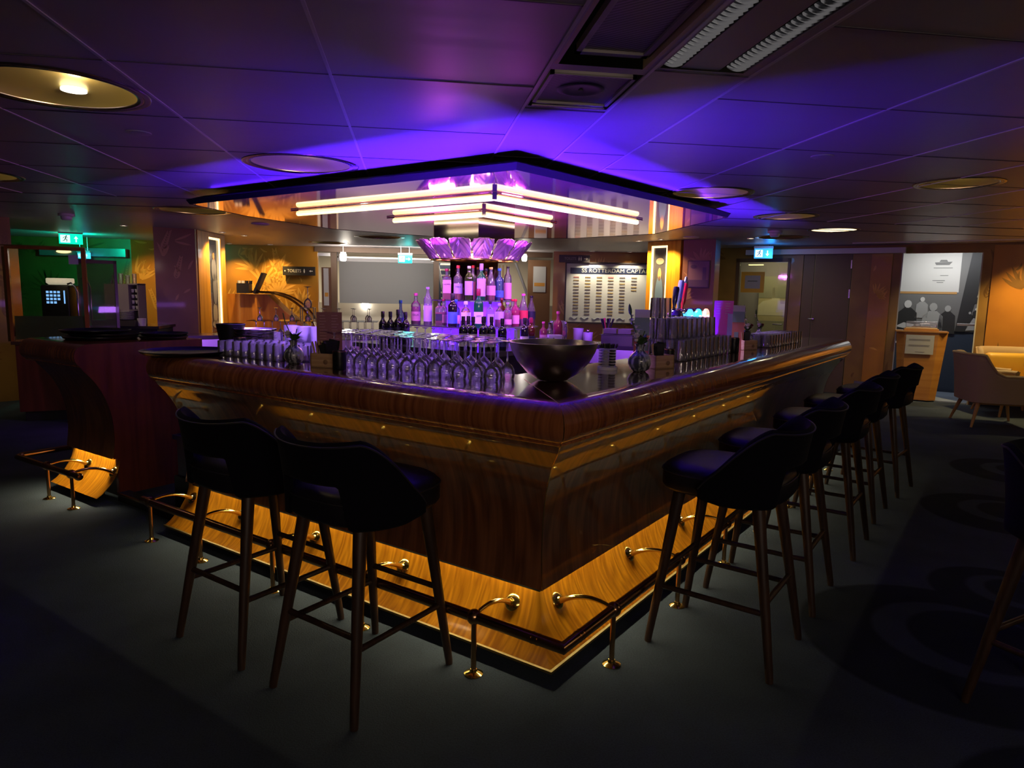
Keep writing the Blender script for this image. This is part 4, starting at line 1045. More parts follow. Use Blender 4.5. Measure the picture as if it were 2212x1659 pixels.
# steel bowl on the corner
bc = Vector((.645, 3.07, TOPZ))
t = thing('steel_bowl', 'large double-walled steel bowl on the bar corner', 'bowl', bc)
mb = MB(); mb.shell([(.0, .002), (.065, .002), (.075, .006), (.12, .035), (.165, .085), (.192, .135), (.203, .170), (.2035, .176), (.198, .176), (.186, .135), (.158, .085), (.11, .036), (.06, .012), (.0, .010)], 56); mb.build('bowl_body', mat('bowl_steel', (.62, .56, .50), .30, 1), t)

# marbled vases with flowers
def vase_mat():
    m = mat('marbled_ceramic', (.34, .36, .38), .18, 0, .6); n, l, b = nodes(m); tc = n.new('ShaderNodeTexCoord'); w = n.new('ShaderNodeTexNoise'); w.inputs['Scale'].default_value = 16; w.inputs['Distortion'].default_value = 1.6; w.inputs['Detail'].default_value = 2
    mp = n.new('ShaderNodeMapping'); mp.inputs['Scale'].default_value = (2.2, 2.2, .35); l.new(tc.outputs['Object'], mp.inputs[0]); l.new(mp.outputs[0], w.inputs[0]); cr = n.new('ShaderNodeValToRGB'); cr.color_ramp.elements[0].color = (.06, .07, .085, 1); cr.color_ramp.elements[1].color = (.45, .47, .48, 1); cr.color_ramp.elements[0].position = .3
    cr.color_ramp.elements[0].position = .42; cr.color_ramp.elements[1].position = .60; l.new(w.outputs[0], cr.inputs[0]); l.new(cr.outputs[0], b.inputs['Base Color']); return m
M_VASE = vase_mat(); M_STEM = mat('green_stem', (.05, .12, .03), .5); M_LEAFG = mat('green_leaf', (.04, .09, .025), .5); M_PETW = mat('white_petal', (.75, .66, .70), .6); M_PETR = mat('dark_red_petal', (.22, .01, .04), .6)
def vase(p, sc, rz, label, spike, red=False):
    t = thing('flower_vase', label, 'vase', p, rz, 'marbled vases on the bar'); t.scale = (sc,)*3
    mb = MB(); mb.lathe([(0, 0), (.030, 0), (.046, .012), (.057, .038), (.056, .062), (.044, .084), (.026, .098), (.020, .108), (.021, .122), (.028, .134), (.030, .136), (.024, .132), (.017, .118), (0, .11)], 32); mb.build('vase_body', M_VASE, t)
    mb = MB(); rr = random.Random(int(sc*100)+spike)
    mb.tube([(0, 0, .11), (-.02, .0, .18), (-.045, 0, .24), (-.055, 0, .29)], .003, 6); mb.tube([(0, 0, .11), (.012, .01, .17), (.02, .0, .20)], .003, 6)
    mb.build('flower_stem', M_STEM, t)
    mb = MB()
    for k in range(11):
        a = k*2.4; u_ = Vector((math.cos(a)*.055+.012, math.sin(a)*.045, .150+.012*(k % 4))); b0 = Vector((.0, 0, .125))
        sd = Vector((-math.sin(a), math.cos(a), 0))*.013; mid = (u_+b0)/2+Vector((0, 0, .012))
        mb.add([b0, mid+sd, u_, mid-sd, mid+Vector((0, 0, .004))], [(0, 1, 4), (1, 2, 4), (2, 3, 4), (3, 0, 4)], 0)
    mb.build('leaves', M_LEAFG, t)
    def bloom(name, c, r, m, n_=9, lay=2):
        mb = MB()
        for q in range(lay):
            for k in range(n_):
                a = 2*PI*k/n_+q*.35; el = .35+q*.55; d = Vector((math.cos(a)*math.cos(el), math.sin(a)*math.cos(el), math.sin(el))); sd = Vector((-math.sin(a), math.cos(a), 0))*r*.36
                tip = Vector(c)+d*r; md = Vector(c)+d*r*.6+Vector((0, 0, r*.12))
                mb.add([c, md+sd, tip+sd*.5, tip-sd*.5, md-sd], [(0, 1, 2, 3, 4)], 0)
        mb.ball(c, r*.3, 8); return mb.build(name, m, t)
    if spike:
        for k in range(7): bloom('blossom', (-.010-.0065*k+rr.uniform(-.012, .012), rr.uniform(-.012, .012), .165+.018*k), .026-.0018*k, M_PETW, 6, 1)
        mb = MB(); mb.lathe([(0, 0), (.008, .012), (.009, .03), (.005, .05), (0, .06)], 8, 0, Matrix.Translation((-.055, 0, .275)) @ Matrix.Rotation(-.15, 4, 'Y')); mb.build('flower_bud', M_LEAFG, t)
    bloom('rose', (-.028, -.02, .158), .034, M_PETW, 8, 3)
    if red: bloom('rose', (.025, -.02, .160), .026, M_PETR, 8, 3)
    return t
vase(L(1.86, .315, TOPZ), .92, 0, 'grey marbled vase with a white rose on the left bar top', 0)
vase(Rr(1.28, .36, TOPZ), 1.05, 0, 'largest marbled vase with tall white flower spike beside the right wooden box', 1)
vase(Rr(3.42, .48, TOPZ), 1.0, .6, 'grey marbled vase with red and white flowers behind the farther salmon menu', 1, True)
vase(Rr(4.35, .66, TOPZ), .85, .3, 'farthest marbled vase with white and dark red flowers at the far right of the bar', 1, True)

# wooden holder boxes with napkins, menus and sticks
M_BOXW = wood('pale_box_wood', (.62, .40, .22), (.48, .28, .14), .5, .1, (10, 10, 60), use_uv=False)
def holder(p, rz, label, menu_mat, menu_mat2, mh, mw, side=1, mx=None):
    t = thing('wooden_box', label, 'box', p, rz, 'wooden table boxes on the bar')
    mb = MB(); w_, d_, h_ = .135, .10, .072
    for a in ((-w_/2, w_/2, -d_/2, -d_/2+.007), (-w_/2, w_/2, d_/2-.007, d_/2), (-w_/2, -w_/2+.007, -d_/2, d_/2), (w_/2-.007, w_/2, -d_/2, d_/2)): mb.box(*a, 0, h_)
    mb.box(-w_/2, w_/2, -d_/2, d_/2, 0, .006); mb.build('box_body', M_BOXW, t)
    mb = MB(); mb.lathe([(.004, 0), (.010, .003), (.013, .010), (.006, .017), (.002, .018)], 10, 0, Matrix.Translation((.02, -d_/2-.0012, .03)) @ Matrix.Rotation(PI/2, 4, 'X') @ Matrix.Scale(.3, 4, (0, 0, 1))); mb.build('burnt_emblem', mat('emblem_brown', (.25, .14, .07), .6), t)
    c = Matrix.Rotation(rz, 4, 'Z')
    n_ = thing('black_cup_of_napkins', 'black cup with napkins inside the '+label.split(' with')[0].split(' on the')[0], 'napkin holder', Vector(p)+c @ Vector((.012*side, .012, .007)), rz, 'black napkin cups in the wooden boxes')
    mb = MB(); mb.shell([(.026, 0), (.028, .004), (.043, .125), (.041, .125), (.025, .004)], 4); mb.build('cup', M_BLACKP, n_)
    mb = MB()
    for k in range(4): mb.box(-.030, .030, -.012+k*.006, -.009+k*.006, .02, .115+.006*k, 0, Matrix.Rotation(.15*(k-2), 4, 'Y'))
    mb.build('napkins', mat('black_napkin', (.008, .008, .01), .9), n_)
    for k in range(4):
        q = Vector(p)+c @ Vector((-.045*side+.006*k, -.02+.011*k, .007)); mb = MB()
        mb.box(-.0045, .0045, -.0018, .0018, 0, .125, 0, Matrix.Rotation((-.22+.05*k)*side, 4, 'Y')); o = mb.build('wooden_stirrer', mat('stirrer_wood', (.55, .36, .2), .6), None); o.location = q; o.rotation_euler = (0, 0, rz)
        tag(o, 'wooden stirring stick leaning in the '+label.split(' with')[0], 'stirrer', 'wooden sticks in the boxes')
    return t
def menu_card(p, rz, w_, h_, label, base, bands, lean=.04, lines=None, text_m=None):
    t = thing('menu_card', label, 'menu', p, rz, 'menu cards standing on the bar')
    Mx = Matrix.Rotation(-lean, 4, 'X')
    mb = MB(); mb.box(-w_/2, w_/2, 0, .004, 0, h_, 0, Mx); mb.build('card', base, t)
    for i, (x0, x1, z0, z1, m) in enumerate(bands):
        mb = MB(); mb.box(x0*w_-w_/2, x1*w_-w_/2, -.0008, -.0001, z0*h_, z1*h_, 0, Mx); mb.build('printed_field', m, t)
    if lines:
        mb = MB(); rr = random.Random(3)
        for k in range(lines):
            z = h_*(.93-.055*k)
            for c0 in (-.38, .08): mb.box(c0*w_, (c0+rr.uniform(.18, .30))*w_, -.0009, -.0001, z, z+.0028, 0, Mx)
        mb.build('printed_lines', text_m, t)
    return t
AZL, AZR = math.atan2(-NL.x, NL.y), math.atan2(-NR.x, NR.y)
M_WINE = mat('wine_red_card', (.23, .035, .055), .5); M_SALM = mat('salmon_card', (.62, .17, .11), .5); M_GRN = mat('grey_green_print', (.22, .30, .25), .5); M_WHT = mat('cream_print', (.62, .55, .50), .5)
M_PINKC = mat('pink_card', (.75, .08, .45), .5); M_LILAC = mat('lilac_card', (.50, .38, .80), .5); M_ORNC = mat('orange_card', (.75, .35, .06), .5)
holder(L(1.615, .33, TOPZ), AZL+.35, 'pale wooden box with black cup of napkins and sticks on the left bar top', None, None, 0, 0)
menu_card(L(1.70, .42, TOPZ), AZL+.86, .13, .275, 'tall dark red menu card behind the left wooden box', M_WINE, [(.12, .42, .02, .35, mat('wine_shadow_print', (.16, .02, .04), .6))], .03, 12, mat('pale_lines', (.55, .25, .28), .6))
holder(Rr(1.52, .36, TOPZ), R(22), 'pale wooden box with black napkins on the right bar top near the big vase', None, None, 0, 0)
menu_card(Rr(1.50, .46, TOPZ), R(-24), .082, .315, 'tall salmon and grey-green menu card behind the right wooden box', M_SALM, [(0, 1, .86, 1, M_WHT), (0, 1, .55, .86, M_GRN), (.05, .4, .08, .22, M_GRN), (.65, .98, .28, .46, M_GRN), (.40, .55, .1, .32, mat('grey_print', (.25, .22, .22), .5))], .02, None)
holder(Rr(3.22, .42, TOPZ), R(20), 'small wooden box with emblem before the far salmon menu on the right bar top', None, None, 0, 0)
menu_card(Rr(3.14, .46, TOPZ), R(-24), .085, .33, 'farther salmon and grey menu card beside the lilac card', M_SALM, [(0, 1, .86, 1, M_WHT), (0, 1, .62, .86, M_GRN), (.2, .55, .12, .40, M_GRN)], .03, None)
menu_card(Rr(3.50, .70, TOPZ), R(-24), .15, .36, 'bright pink card standing highest behind the far menus', M_PINKC, [], .08, 5, M_WHT)
menu_card(Rr(3.54, .61, TOPZ), R(-24), .13, .255, 'plain lilac card in front of the bright pink card', M_LILAC, [], .0, None)
menu_card(Rr(3.69, .61, TOPZ), R(-24), .06, .21, 'narrow orange card right of the lilac card', M_ORNC, [], .0, None)
# dark candle cups
for p, r, h, lb in ((L(1.49, .30, TOPZ), .034, .092, 'black tea light cup right of the left wooden box'), (Rr(1.66, .36, TOPZ), .030, .095, 'black tea light cup right of the right wooden box'), (Rr(2.88, .40, TOPZ), .038, .105, 'black square-looking cup before the far salmon menu'), (L(2.52, .44, TOPZ), .035, .10, 'black cup beside the black napkin bin on the left')):
    t = thing('candle_cup', lb, 'candle holder', p, 0, 'black candle cups on the bar')
    mb = MB(); mb.lathe([(0, 0), (r*.95, 0), (r, .004), (r, h), (r*.93, h), (r*.9, .02), (0, .02)], 20); mb.build('cup', M_BLACKP, t)
    mb = MB(); mb.shell([(r*.96, h+.0005), (r*1.01, h-.001), (r*1.01, h-.004)], 20); mb.build('rim', M_BRONZE, t)
t = thing('napkin_bin', 'black flared bin on the left bar top beside the steel dishes', 'bin', L(2.79, .56, TOPZ), .3)
mb = MB(); mb.shell([(.0, .001), (.060, .001), (.088, .165), (.085, .166), (.057, .006), (0, .006)], 20); mb.build('bin_body', M_BLACKP, t)
mb = MB()
for k in range(5): mb.box(-.05, .05, -.03+.012*k, -.027+.012*k, .06, .155+.008*(k % 2), 0, Matrix.Rotation(.1*(k-2), 4, 'X'))
mb.build('folded_napkins', mat('napkin_black', (.012, .012, .014), .9), t)
t = thing('glass_washer_brush', 'white and black bristle glass washer brush right of the steel bowl', 'brush', Rr(1.23, .52, TOPZ)); t.scale = (.85,)*3
mb = MB(); mb.cyl((0, 0, 0), .062, .02, 24)
for k in range(5):
    a = k*2*PI/5+.3; c = (.036*math.cos(a), .036*math.sin(a), .02)
    for q in range(13): mb.lathe([(.008, 0), (.022, .002), (.022, .0045), (.008, .006)], 10, 0 if (q % 2 == 0 or k % 2) else 1, None, False, (c[0], c[1], c[2]+q*.0088))
mb.build('brush_body', [mat('white_bristle', (.70, .66, .72), .7), M_BLACKP], t)
mb = MB()
rr = random.Random(2)
for k in range(260):
    a, q = rr.uniform(0, 6.28), rr.uniform(0, .055)**1.0; mb.tube([(q*math.cos(a), q*math.sin(a), .135), (q*1.12*math.cos(a)+rr.uniform(-.006, .006), q*1.12*math.sin(a)+rr.uniform(-.006, .006), .158+rr.uniform(-.006, .006))], .0012, 3)
mb.build('top_bristles', M_BLACKP, t)

# beer tap
tp = Vector((1.93, 4.93, TOPZ)); tp = Rr(3.12, .86, 1.02)
t = thing('beer_tap', 'chrome beer tap arch with three lit round badges and tall handles', 'beer tap', tp, AZR)
mb = MB(); mb.tube([(-.0, 0, 0), (0, 0, .26)], .030, 16); mb.lathe([(0, 0), (.06, 0), (.06, .012), (.035, .025)], 20); mb.build('column', M_CHROME, t)
mb = MB()
for x in (-.22, -.075, .075, .22): mb.ball((x, 0, .315), .066, 16)
mb.tube([(-.24, 0, .315), (.24, 0, .315)], .050, 16); mb.build('chrome_manifold', M_CHROME, t)
for k, (x, c1, c2, lb) in enumerate(((-.10, (.10, .55, 1.0), (.75, .95, 1), 'blue lit badge'), (.07, (.05, .75, .60), (.8, 1, .95), 'green lit badge'), (.235, (1.0, .42, .25), (1, .85, .7), 'orange lit badge'))):
    Mx = Matrix.Translation((x, -.058, .315)) @ Matrix.Rotation(PI/2, 4, 'X')
    mb = MB(); mb.lathe([(0, .026), (.040, .026), (.046, .018), (.046, 0)], 24, 0, Mx @ Matrix.Scale(1.3, 4, (0, 1, 0))); o = mb.build('badge', mat('badge_%d' % k, c1, .3, emit=c1, es=1.1), t); o['label'] = lb
    mb = MB(); mb.lathe([(0, .0275), (.028, .0275), (.028, .0265)], 20, 0, Mx @ Matrix.Scale(.45, 4, (0, 1, 0))); mb.build('badge_print', mat('badge_print_%d' % k, c2, .3, emit=c2, es=.9), o)
for k, (x, col_h, lb, hh) in enumerate(((-.25, (.006, .006, .008), 'short black tap handle', .17), (-.17, (.20, .24, .26), 'dark tap handle with silver front', .22), (-.09, (.55, .012, .03), 'red tap handle', .20))):
    mb = MB(); Mx = Matrix.Translation((x, 0, .37)) @ Matrix.Rotation(.20, 4, 'Y')
    mb.lathe([(0, 0), (.010, 0), (.011, .03), (.019, .06), (.024, hh*.9), (.020, hh), (0, hh+.004)], 14, 0, Mx); h_ = mb.build('tap_handle', mat('handle_%d' % k, col_h, .25, 0, .5), t); h_['label'] = lb
    if k == 2: mb = MB(); mb.lathe([(.020, hh), (.022, hh+.012), (.012, hh+.030), (.013, hh+.04), (.004, hh+.055), (0, hh+.058)], 12, 0, Mx); mb.build('handle_crown', M_STEEL, h_)

# ================================================================ BOTTLES
SHAPES = {  # (r fraction, z fraction) profiles, height 1
 'wine': [(0, 0), (.92, 0), (1, .02), (1, .60), (.93, .66), (.60, .72), (.40, .76), (.36, .82), (.36, .97), (.42, .975), (.42, 1), (0, 1)],
 'spirit': [(0, 0), (.92, 0), (1, .02), (1, .58), (.92, .64), (.55, .69), (.36, .73), (.32, .80), (.32, .90), (0, .90)],
 'square': [(0, 0), (.95, 0), (1, .02), (1, .60), (.95, .66), (.62, .71), (.34, .74), (.30, .80), (.30, .88), (0, .88)],
 'slim': [(0, 0), (.92, 0), (1, .02), (1, .62), (.85, .70), (.50, .76), (.38, .80), (.38, .93), (0, .93)],
 'cone': [(0, 0), (.85, 0), (.9, .02), (1, .30), (.9, .50), (.55, .68), (.34, .76), (.30, .90), (0, .90)],
 'flask': [(0, 0), (.9, 0), (1, .04), (1, .52), (.7, .66), (.33, .72), (.30, .84), (0, .84)],
}
def bottle(p, shape, r, h, glass_m, liq, fill, cap, cap_h, lab, lab_z, label, group, txt=None, seg=20):
    t = thing('bottle', label, 'bottle', p, rnd.uniform(-.1, .1), group)
    pr = [(a*r, b*h) for a, b in SHAPES[shape]]; n_ = 4 if shape == 'square' else seg
    Mx = Matrix.Rotation(PI/4, 4, 'Z') if n_ == 4 else Matrix()
    k = 1.25 if n_ == 4 else 1
    mb = MB()
    if n_ == 4:
        body = [q for q in pr if q[1] <= .66*h+1e-6]; mb.shell([(a*k, b) for a, b in body], 4, 0, Mx); mb.shell([(.95*r*1.0, .66*h)]+[q for q in pr if q[1] > .66*h], 12)
    else: mb.shell(pr[1:], seg)
    mb.build('glass_body', glass_m, t)
    if liq:
        mb = MB(); fz = fill*h; pts = [(0, .004)]+[(a*.93*k, max(b, .004)) for a, b in pr[1:] if b < fz]+[(pr[3][0]*.93*k if fill < .6 else .35*r, fz), (0, fz)]
        mb.lathe(pts, n_, 0, Mx); mb.build('liquid', liq, t)
    top = pr[-1][1]
    if cap:
        mb = MB(); cr = .40*r if shape != 'wine' else .44*r
        z0 = top-(.02*h if shape != 'wine' else .17*h); z1 = top+cap_h*h
        mb.lathe([(cr*.96, z0), (cr, z0+.004), (cr, z1-.004), (cr*.9, z1), (0, z1)], 14); mb.build('cap', cap, t)
    if lab:
        a0, a1 = lab_z; mb = MB()
        if n_ == 4: w_ = r*k*.7071; mb.box(-w_*.92, w_*.92, -w_-.0016, -w_-.0004, a0*h, a1*h)
        else: mb.lathe([(r*1.012, a0*h), (r*1.012, a1*h)], 16, 0, None, True, (0, 0, 0), 195, 345)
        lo = mb.build('paper_label', lab, t)
        if txt:
            d = r*k*.7071+.002 if n_ == 4 else r*1.02
            text('label_lettering', txt, min(.024, r*2.2/len(txt)), mat('ink_'+txt, (.05, .02, .12), .6), lo, Matrix.Translation((0, -d-.0008, (a0*.35+a1*.65)*h)) @ Matrix.Rotation(PI/2, 4, 'X'), .0004)
    return t
def gl(name, c, haze=.25, tint=None): return glass(name, tint or c, 1.5, haze, 1.5, c)
G_CL = gl('bottle_clear', (.80, .72, .95), .22, (.95, .93, 1)); G_OL = gl('bottle_olive', (.12, .22, .04), .5, (.35, .5, .12)); G_GR = gl('bottle_green', (.03, .38, .12), .55, (.1, .6, .25))
G_BK = mat('bottle_black_glass', (.010, .008, .014), .08, 0, .8); G_BL = gl('bottle_blue_tint', (.20, .30, .85), .3, (.6, .7, 1)); G_PK = gl('bottle_pink', (.9, .15, .45), .5, (1, .5, .7)); G_BR = gl('bottle_brown', (.28, .06, .02), .5, (.5, .2, .1))
def liqm(name, c): 
    m = mat(name, c, .2, 0, .3, trans=.25); return m
Q_RED = liqm('red_spirit', (.85, .03, .10)); Q_AMB = liqm('amber_spirit', (.80, .18, .03)); Q_PNK = liqm('pink_spirit', (.9, .12, .45)); Q_CLR = liqm('clear_spirit', (.55, .45, .85)); Q_DRK = liqm('dark_spirit', (.08, .01, .02))
P_PINK = mat('pink_label', (.85, .38, .66), .6); P_LIL = mat('lilac_label', (.55, .42, .88), .6); P_WHT = mat('white_label', (.80, .74, .86), .6); P_BLU = mat('blue_label', (.08, .18, .75), .5); P_DRK = mat('dark_label', (.03, .03, .07), .5); P_RED = mat('red_label', (.75, .05, .10), .5); P_CRM = mat('cream_wine_label', (.66, .60, .68), .6)
C_RED = mat('red_cap', (.70, .02, .05), .4); C_BLU = mat('blue_cap', (.04, .20, .80), .35); C_WHT = mat('white_cap', (.75, .72, .78), .4); C_LIL = mat('lilac_cap', (.42, .28, .85), .4); C_BLK = mat('black_cap', (.015, .012, .02), .4); C_PNK = mat('pink_cap', (.85, .12, .45), .4); C_WIN = mat('wine_red_cap', (.30, .01, .06), .4); C_YEL = mat('yellow_cap', (.8, .65, .12), .4)
T = []
def tier(x, zz, hd, back=0): return CI+Vector((x, -(hd-abs(x))+back, zz))
GT, GM, GB = 'spirit bottles on the top tier', 'spirit bottles on the lower tier', 'wine bottles on the island counter'
top_list = [(-.265, 'square', .046, .31, G_CL, Q_RED, .30, C_WIN, .06, P_PINK, (.20, .60), 'square bottle with large pink label, leftmost on the top tier', 'HOPPE'),
 (-.165, 'spirit', .042, .335, G_CL, Q_AMB, .35, C_RED, .06, P_LIL, (.18, .46), 'red capped bottle with lilac label, second from left on the top tier', 'STERN'),
 (-.070, 'slim', .040, .32, G_OL, None, 0, C_WHT, .05, P_LIL, (.15, .55), 'olive green bottle with white cap on the top tier', None),
 (.040, 'wine', .041, .335, G_GR, None, 0, C_LIL, .01, P_LIL, (.12, .60), 'bright green bottle with lilac cap at the centre of the top tier', None),
 (.140, 'cone', .045, .33, G_CL, Q_AMB, .30, C_YEL, .04, P_PINK, (.15, .42), 'clear bottle with yellow stopper on the top tier', None),
 (.232, 'spirit', .043, .32, G_BL, Q_CLR, .25, C_BLU, .05, P_BLU, (.10, .30), 'blue capped bottle with blue label on the top tier', '12'),
 (.325, 'slim', .038, .34, G_CL, Q_PNK, .40, C_BLK, .03, P_PINK, (.05, .50), 'tall clear bottle with pink label, rightmost on the top tier', None)]
for x, sh, r, h, g, q, fl, c, ch_, lb_, lz, nm, tx in top_list:
    bottle(tier(x, 1.4125, .335), sh, r, h, g, q, fl, c, ch_, lb_, lz, nm, GT, tx)
bottle(tier(-.03, 1.4125, .335, .10), 'spirit', .036, .34, G_CL, Q_RED, .5, C_RED, .05, None, None, 'red capped bottle standing behind the olive bottle on the top tier', GT)
bottle(tier(.10, 1.4125, .335, .10), 'spirit', .036, .31, G_BR, Q_AMB, .5, C_BLK, .05, None, None, 'brown bottle standing behind the green bottle on the top tier', GT)
mid_list = [(-.555, 'spirit', .046, .31, G_CL, Q_PNK, .55, C_PNK, .06, P_PINK, (.12, .40), 'pink capped round bottle, leftmost on the lower tier', 'OLLA'),
 (-.445, 'slim', .040, .37, G_CL, Q_CLR, .55, C_LIL, .03, P_LIL, (.10, .50), 'tall slim lilac bottle on the left of the lower tier', None),
 (-.345, 'square', .036, .25, G_CL, Q_RED, .50, C_BLK, .05, P_DRK, (.2, .45), 'low square bottle with dark label left of the black bottle', None),
 (-.225, 'wine', .044, .30, G_BK, None, 0, C_BLK, .01, P_BLU, (.10, .45), 'black glass bottle with blue label on the lower tier', None),
 (-.115, 'flask', .046, .25, G_CL, Q_AMB, .60, C_WHT, .10, P_WHT, (.25, .55), 'amber filled flask bottle with white stopper on the lower tier', None),
 (-.010, 'wine', .043, .345, G_GR, None, 0, C_WIN, .01, P_WHT, (.12, .42), 'dark green bottle with white label at the front corner of the lower tier', 'JAMES'),
 (.105, 'square', .038, .25, G_CL, Q_CLR, .50, C_BLK, .09, P_LIL, (.08, .5), 'square bottle with lilac label and thick black cap on the lower tier', None),
 (.200, 'flask', .042, .24, G_CL, Q_RED, .35, C_LIL, .08, P_LIL, (.30, .60), 'flask bottle with red spirit low in it on the lower tier', None),
 (.290, 'spirit', .040, .24, G_CL, Q_PNK, .55, C_LIL, .05, P_PINK, (.10, .30), 'pink filled bottle right of the low red flask', None),
 (.375, 'spirit', .040, .27, G_PK, Q_RED, .55, C_RED, .06, P_PINK, (.10, .40), 'rosy pink bottle with red cap on the lower tier', None),
 (.465, 'cone', .047, .33, G_CL, Q_PNK, .45, C_PNK, .04, P_RED, (.22, .46), 'cone shaped bottle with red label on the right of the lower tier', None),
 (.560, 'cone', .043, .31, G_CL, Q_RED, .40, C_BLK, .04, P_DRK, (.22, .46), 'cone shaped bottle with black label, rightmost on the lower tier', None)]
for x, sh, r, h, g, q, fl, c, ch_, lb_, lz, nm, tx in mid_list:
    bottle(tier(x, 1.1725, .585), sh, r, h, g, q, fl, c, ch_, lb_, lz, nm, GM, tx)
for x, sh, r, h, g, q, c, nm in ((-.30, 'spirit', .037, .26, G_CL, Q_PNK, C_WIN, 'wine red capped bottle in the second row left on the lower tier'), (-.19, 'spirit', .037, .26, G_BL, Q_CLR, C_BLU, 'bluish bottle in the second row behind the black bottle'),
                             (.24, 'spirit', .037, .28, G_BR, Q_AMB, C_WIN, 'brown bottle in the second row right on the lower tier'), (.36, 'spirit', .037, .27, G_CL, Q_AMB, C_RED, 'amber bottle in the second row right, red capped')):
    bottle(tier(x, 1.1725, .585, .115), sh, r, h, g, q, .5, c, .05, P_PINK, (.1, .4), nm, GM)
for k, x in enumerate((-.86, -.79, -.72, -.65)):
    bottle(CI+Vector((x, -.16-.03*k, 1.0005)), 'wine', .037, .295+(.02 if k == 2 else 0), G_BK, None, 0, C_BLK, .005, P_DRK, (.15, .5), ['dark wine bottle, leftmost of four left of the tiers', 'dark wine bottle, second of four left of the tiers', 'tallest dark wine bottle, third of four left of the tiers', 'dark wine bottle nearest the tiers, last of the left four'][k], GB)
bottle(CI+Vector((-.70, .10, 1.0005)), 'spirit', .042, .42, G_BL, Q_CLR, .55, C_BLU, .05, P_BLU, (.28, .48), 'tall blue capped vodka bottle behind the four left wine bottles', GB)
for k, (x, y) in enumerate(((-.165, -.86), (-.085, -.90), (-.003, -.93), (.072, -.885), (-.115, -.78), (.02, -.80))):
    bottle(CI+Vector((x, y, 1.0005)), 'wine', .037, .285, G_BK, None, 0, C_BLK, .005, P_CRM, (.12, .50), ['white labelled dark wine bottle, left end of the front group', 'white labelled dark wine bottle, second in the front group', 'white labelled dark wine bottle, third in the front group', 'white labelled dark wine bottle, right end of the front group', 'white labelled dark wine bottle, back left of the group', 'white labelled dark wine bottle, back right of the group'][k], GB)
    mb = MB(); mb.lathe([(0, 0), (.006, .003), (.006, .008), (.0, .018)], 8, 0, Matrix.Translation(CI+Vector((x, y-.0385, 1.085)))); 
for x, y, m_, nm in ((.17, -.84, P_DRK, 'dark bottle with dark label right of the front wine group'), (.40, -.62, P_WHT, 'dark bottle with white lettering beside the hanging glasses on the right'), (.47, -.54, P_DRK, 'brownish dark bottle at the right end of the island counter')):
    bottle(CI+Vector((x, y, 1.0005)), 'wine', .039, .27, G_BK if x < .45 else G_BR, None, 0, C_BLK if x < .45 else C_WIN, .005, m_, (.12, .40), nm, GB, {.40: 'KOPKE'}.get(x))
bottle(CI+Vector((.62, -.36, 1.0005)), 'spirit', .036, .24, G_PK, Q_PNK, .5, C_PNK, .05, P_PINK, (.1, .45), 'small pink bottle on the right of the island counter', GB)
bottle(CI+Vector((.78, -.26, 1.0005)), 'spirit', .045, .34, G_PK, Q_PNK, .6, C_PNK, .05, None, None, 'bright pink bottle standing at the far right of the island', GB)
bottle(CI+Vector((.69, -.30, 1.0005)), 'spirit', .034, .23, G_CL, Q_CLR, .5, C_BLK, .05, P_WHT, (.1, .45), 'clear small bottle with black pourer on the right of the island', GB)
t = thing('gin_box', 'plain violet carton on the right of the island counter', 'box', CI+Vector((.72, -.40, 1.0005)), .1)
mb = MB(); mb.rbox((0, 0, .055), (.13, .07, .11), .004); mb.build('carton', P_LIL, t)
for i in range(7):
    put(tumb, CI+Vector((.56+.062*(i % 5), -.53+.04*(i % 2)+.05*(i % 5)*1.0, 1.0005)), 'small violet lit glass on the right of the island counter', 'small glasses on the right of the island')
for k, x in enumerate([-.62+.075*i for i in range(6)]):
    for j in range(2): put(stem, CI+Vector((x, -(.72-abs(x))-.02+j*.085, 1.0005)), 'upside-down wine glass under the left of the lower tier', 'glasses under the left lower tier', 0, .88)
for k, x in enumerate([.235+.07*i for i in range(4)]):
    for j in range(2): put(stem, CI+Vector((x, -(.70-abs(x))+j*.085, 1.0005)), 'upside-down wine glass under the right of the lower tier', 'glasses under the right lower tier', 0, .88)

# ================================================================ REAR WORK COUNTERS
def counter(name, P, Q, depth, z1, label, mats, back=True):
    P, Q = Vector((*P, 0)), Vector((*Q, 0)); u = (Q-P).normalized(); nb = Vector((-u.y, u.x, 0)); ln = (Q-P).length
    t = thing(name, label, 'counter', P, math.atan2(u.y, u.x))
    mb = MB(); mb.box(0, ln, .02, depth, .0, z1-.04); mb.build('counter_body', mats[0], t)
    mb = MB(); mb.box(-.01, ln+.01, 0, depth+.01, z1-.04, z1); mb.build('counter_top', mats[1], t)
    mb = MB(); mb.box(.0, ln, .004, .019, z1-.20, z1-.045); mb.build('front_panel', mats[2], t)
    return t, P, u, nb
M_RCT = mat('dark_counter_top', (.05, .045, .05), .18, .3); M_RCP = mat('pale_panel', (.55, .48, .62), .4)
counter('work_counter', (1.25, 7.55), (2.85, 6.68), .50, .95, 'rear work counter with violet lit front right of the island', (M_RCT, M_RCT, M_RCP))
counter('work_counter', (-2.95, 7.62), (-1.90, 8.32), .45, .95, 'rear work counter with violet lit front seen above the black tray', (M_RCT, M_RCT, M_RCP))
counter('work_counter', (-1.88, 8.33), (-.35, 8.62), .45, .92, 'rear counter carrying the rack of glasses left of the island', (M_RCT, M_STEEL, M_RCP))
lamp('AREA', 'under_top_light', (2.0, 6.85, 1.35), 5, VIOLET, (2.25, 7.1, .9), .8, .1)
lamp('AREA', 'under_top_light', (-2.3, 7.6, 1.15), 4, (.45, .15, 1), (-2.45, 8.0, .85), .8, .1)
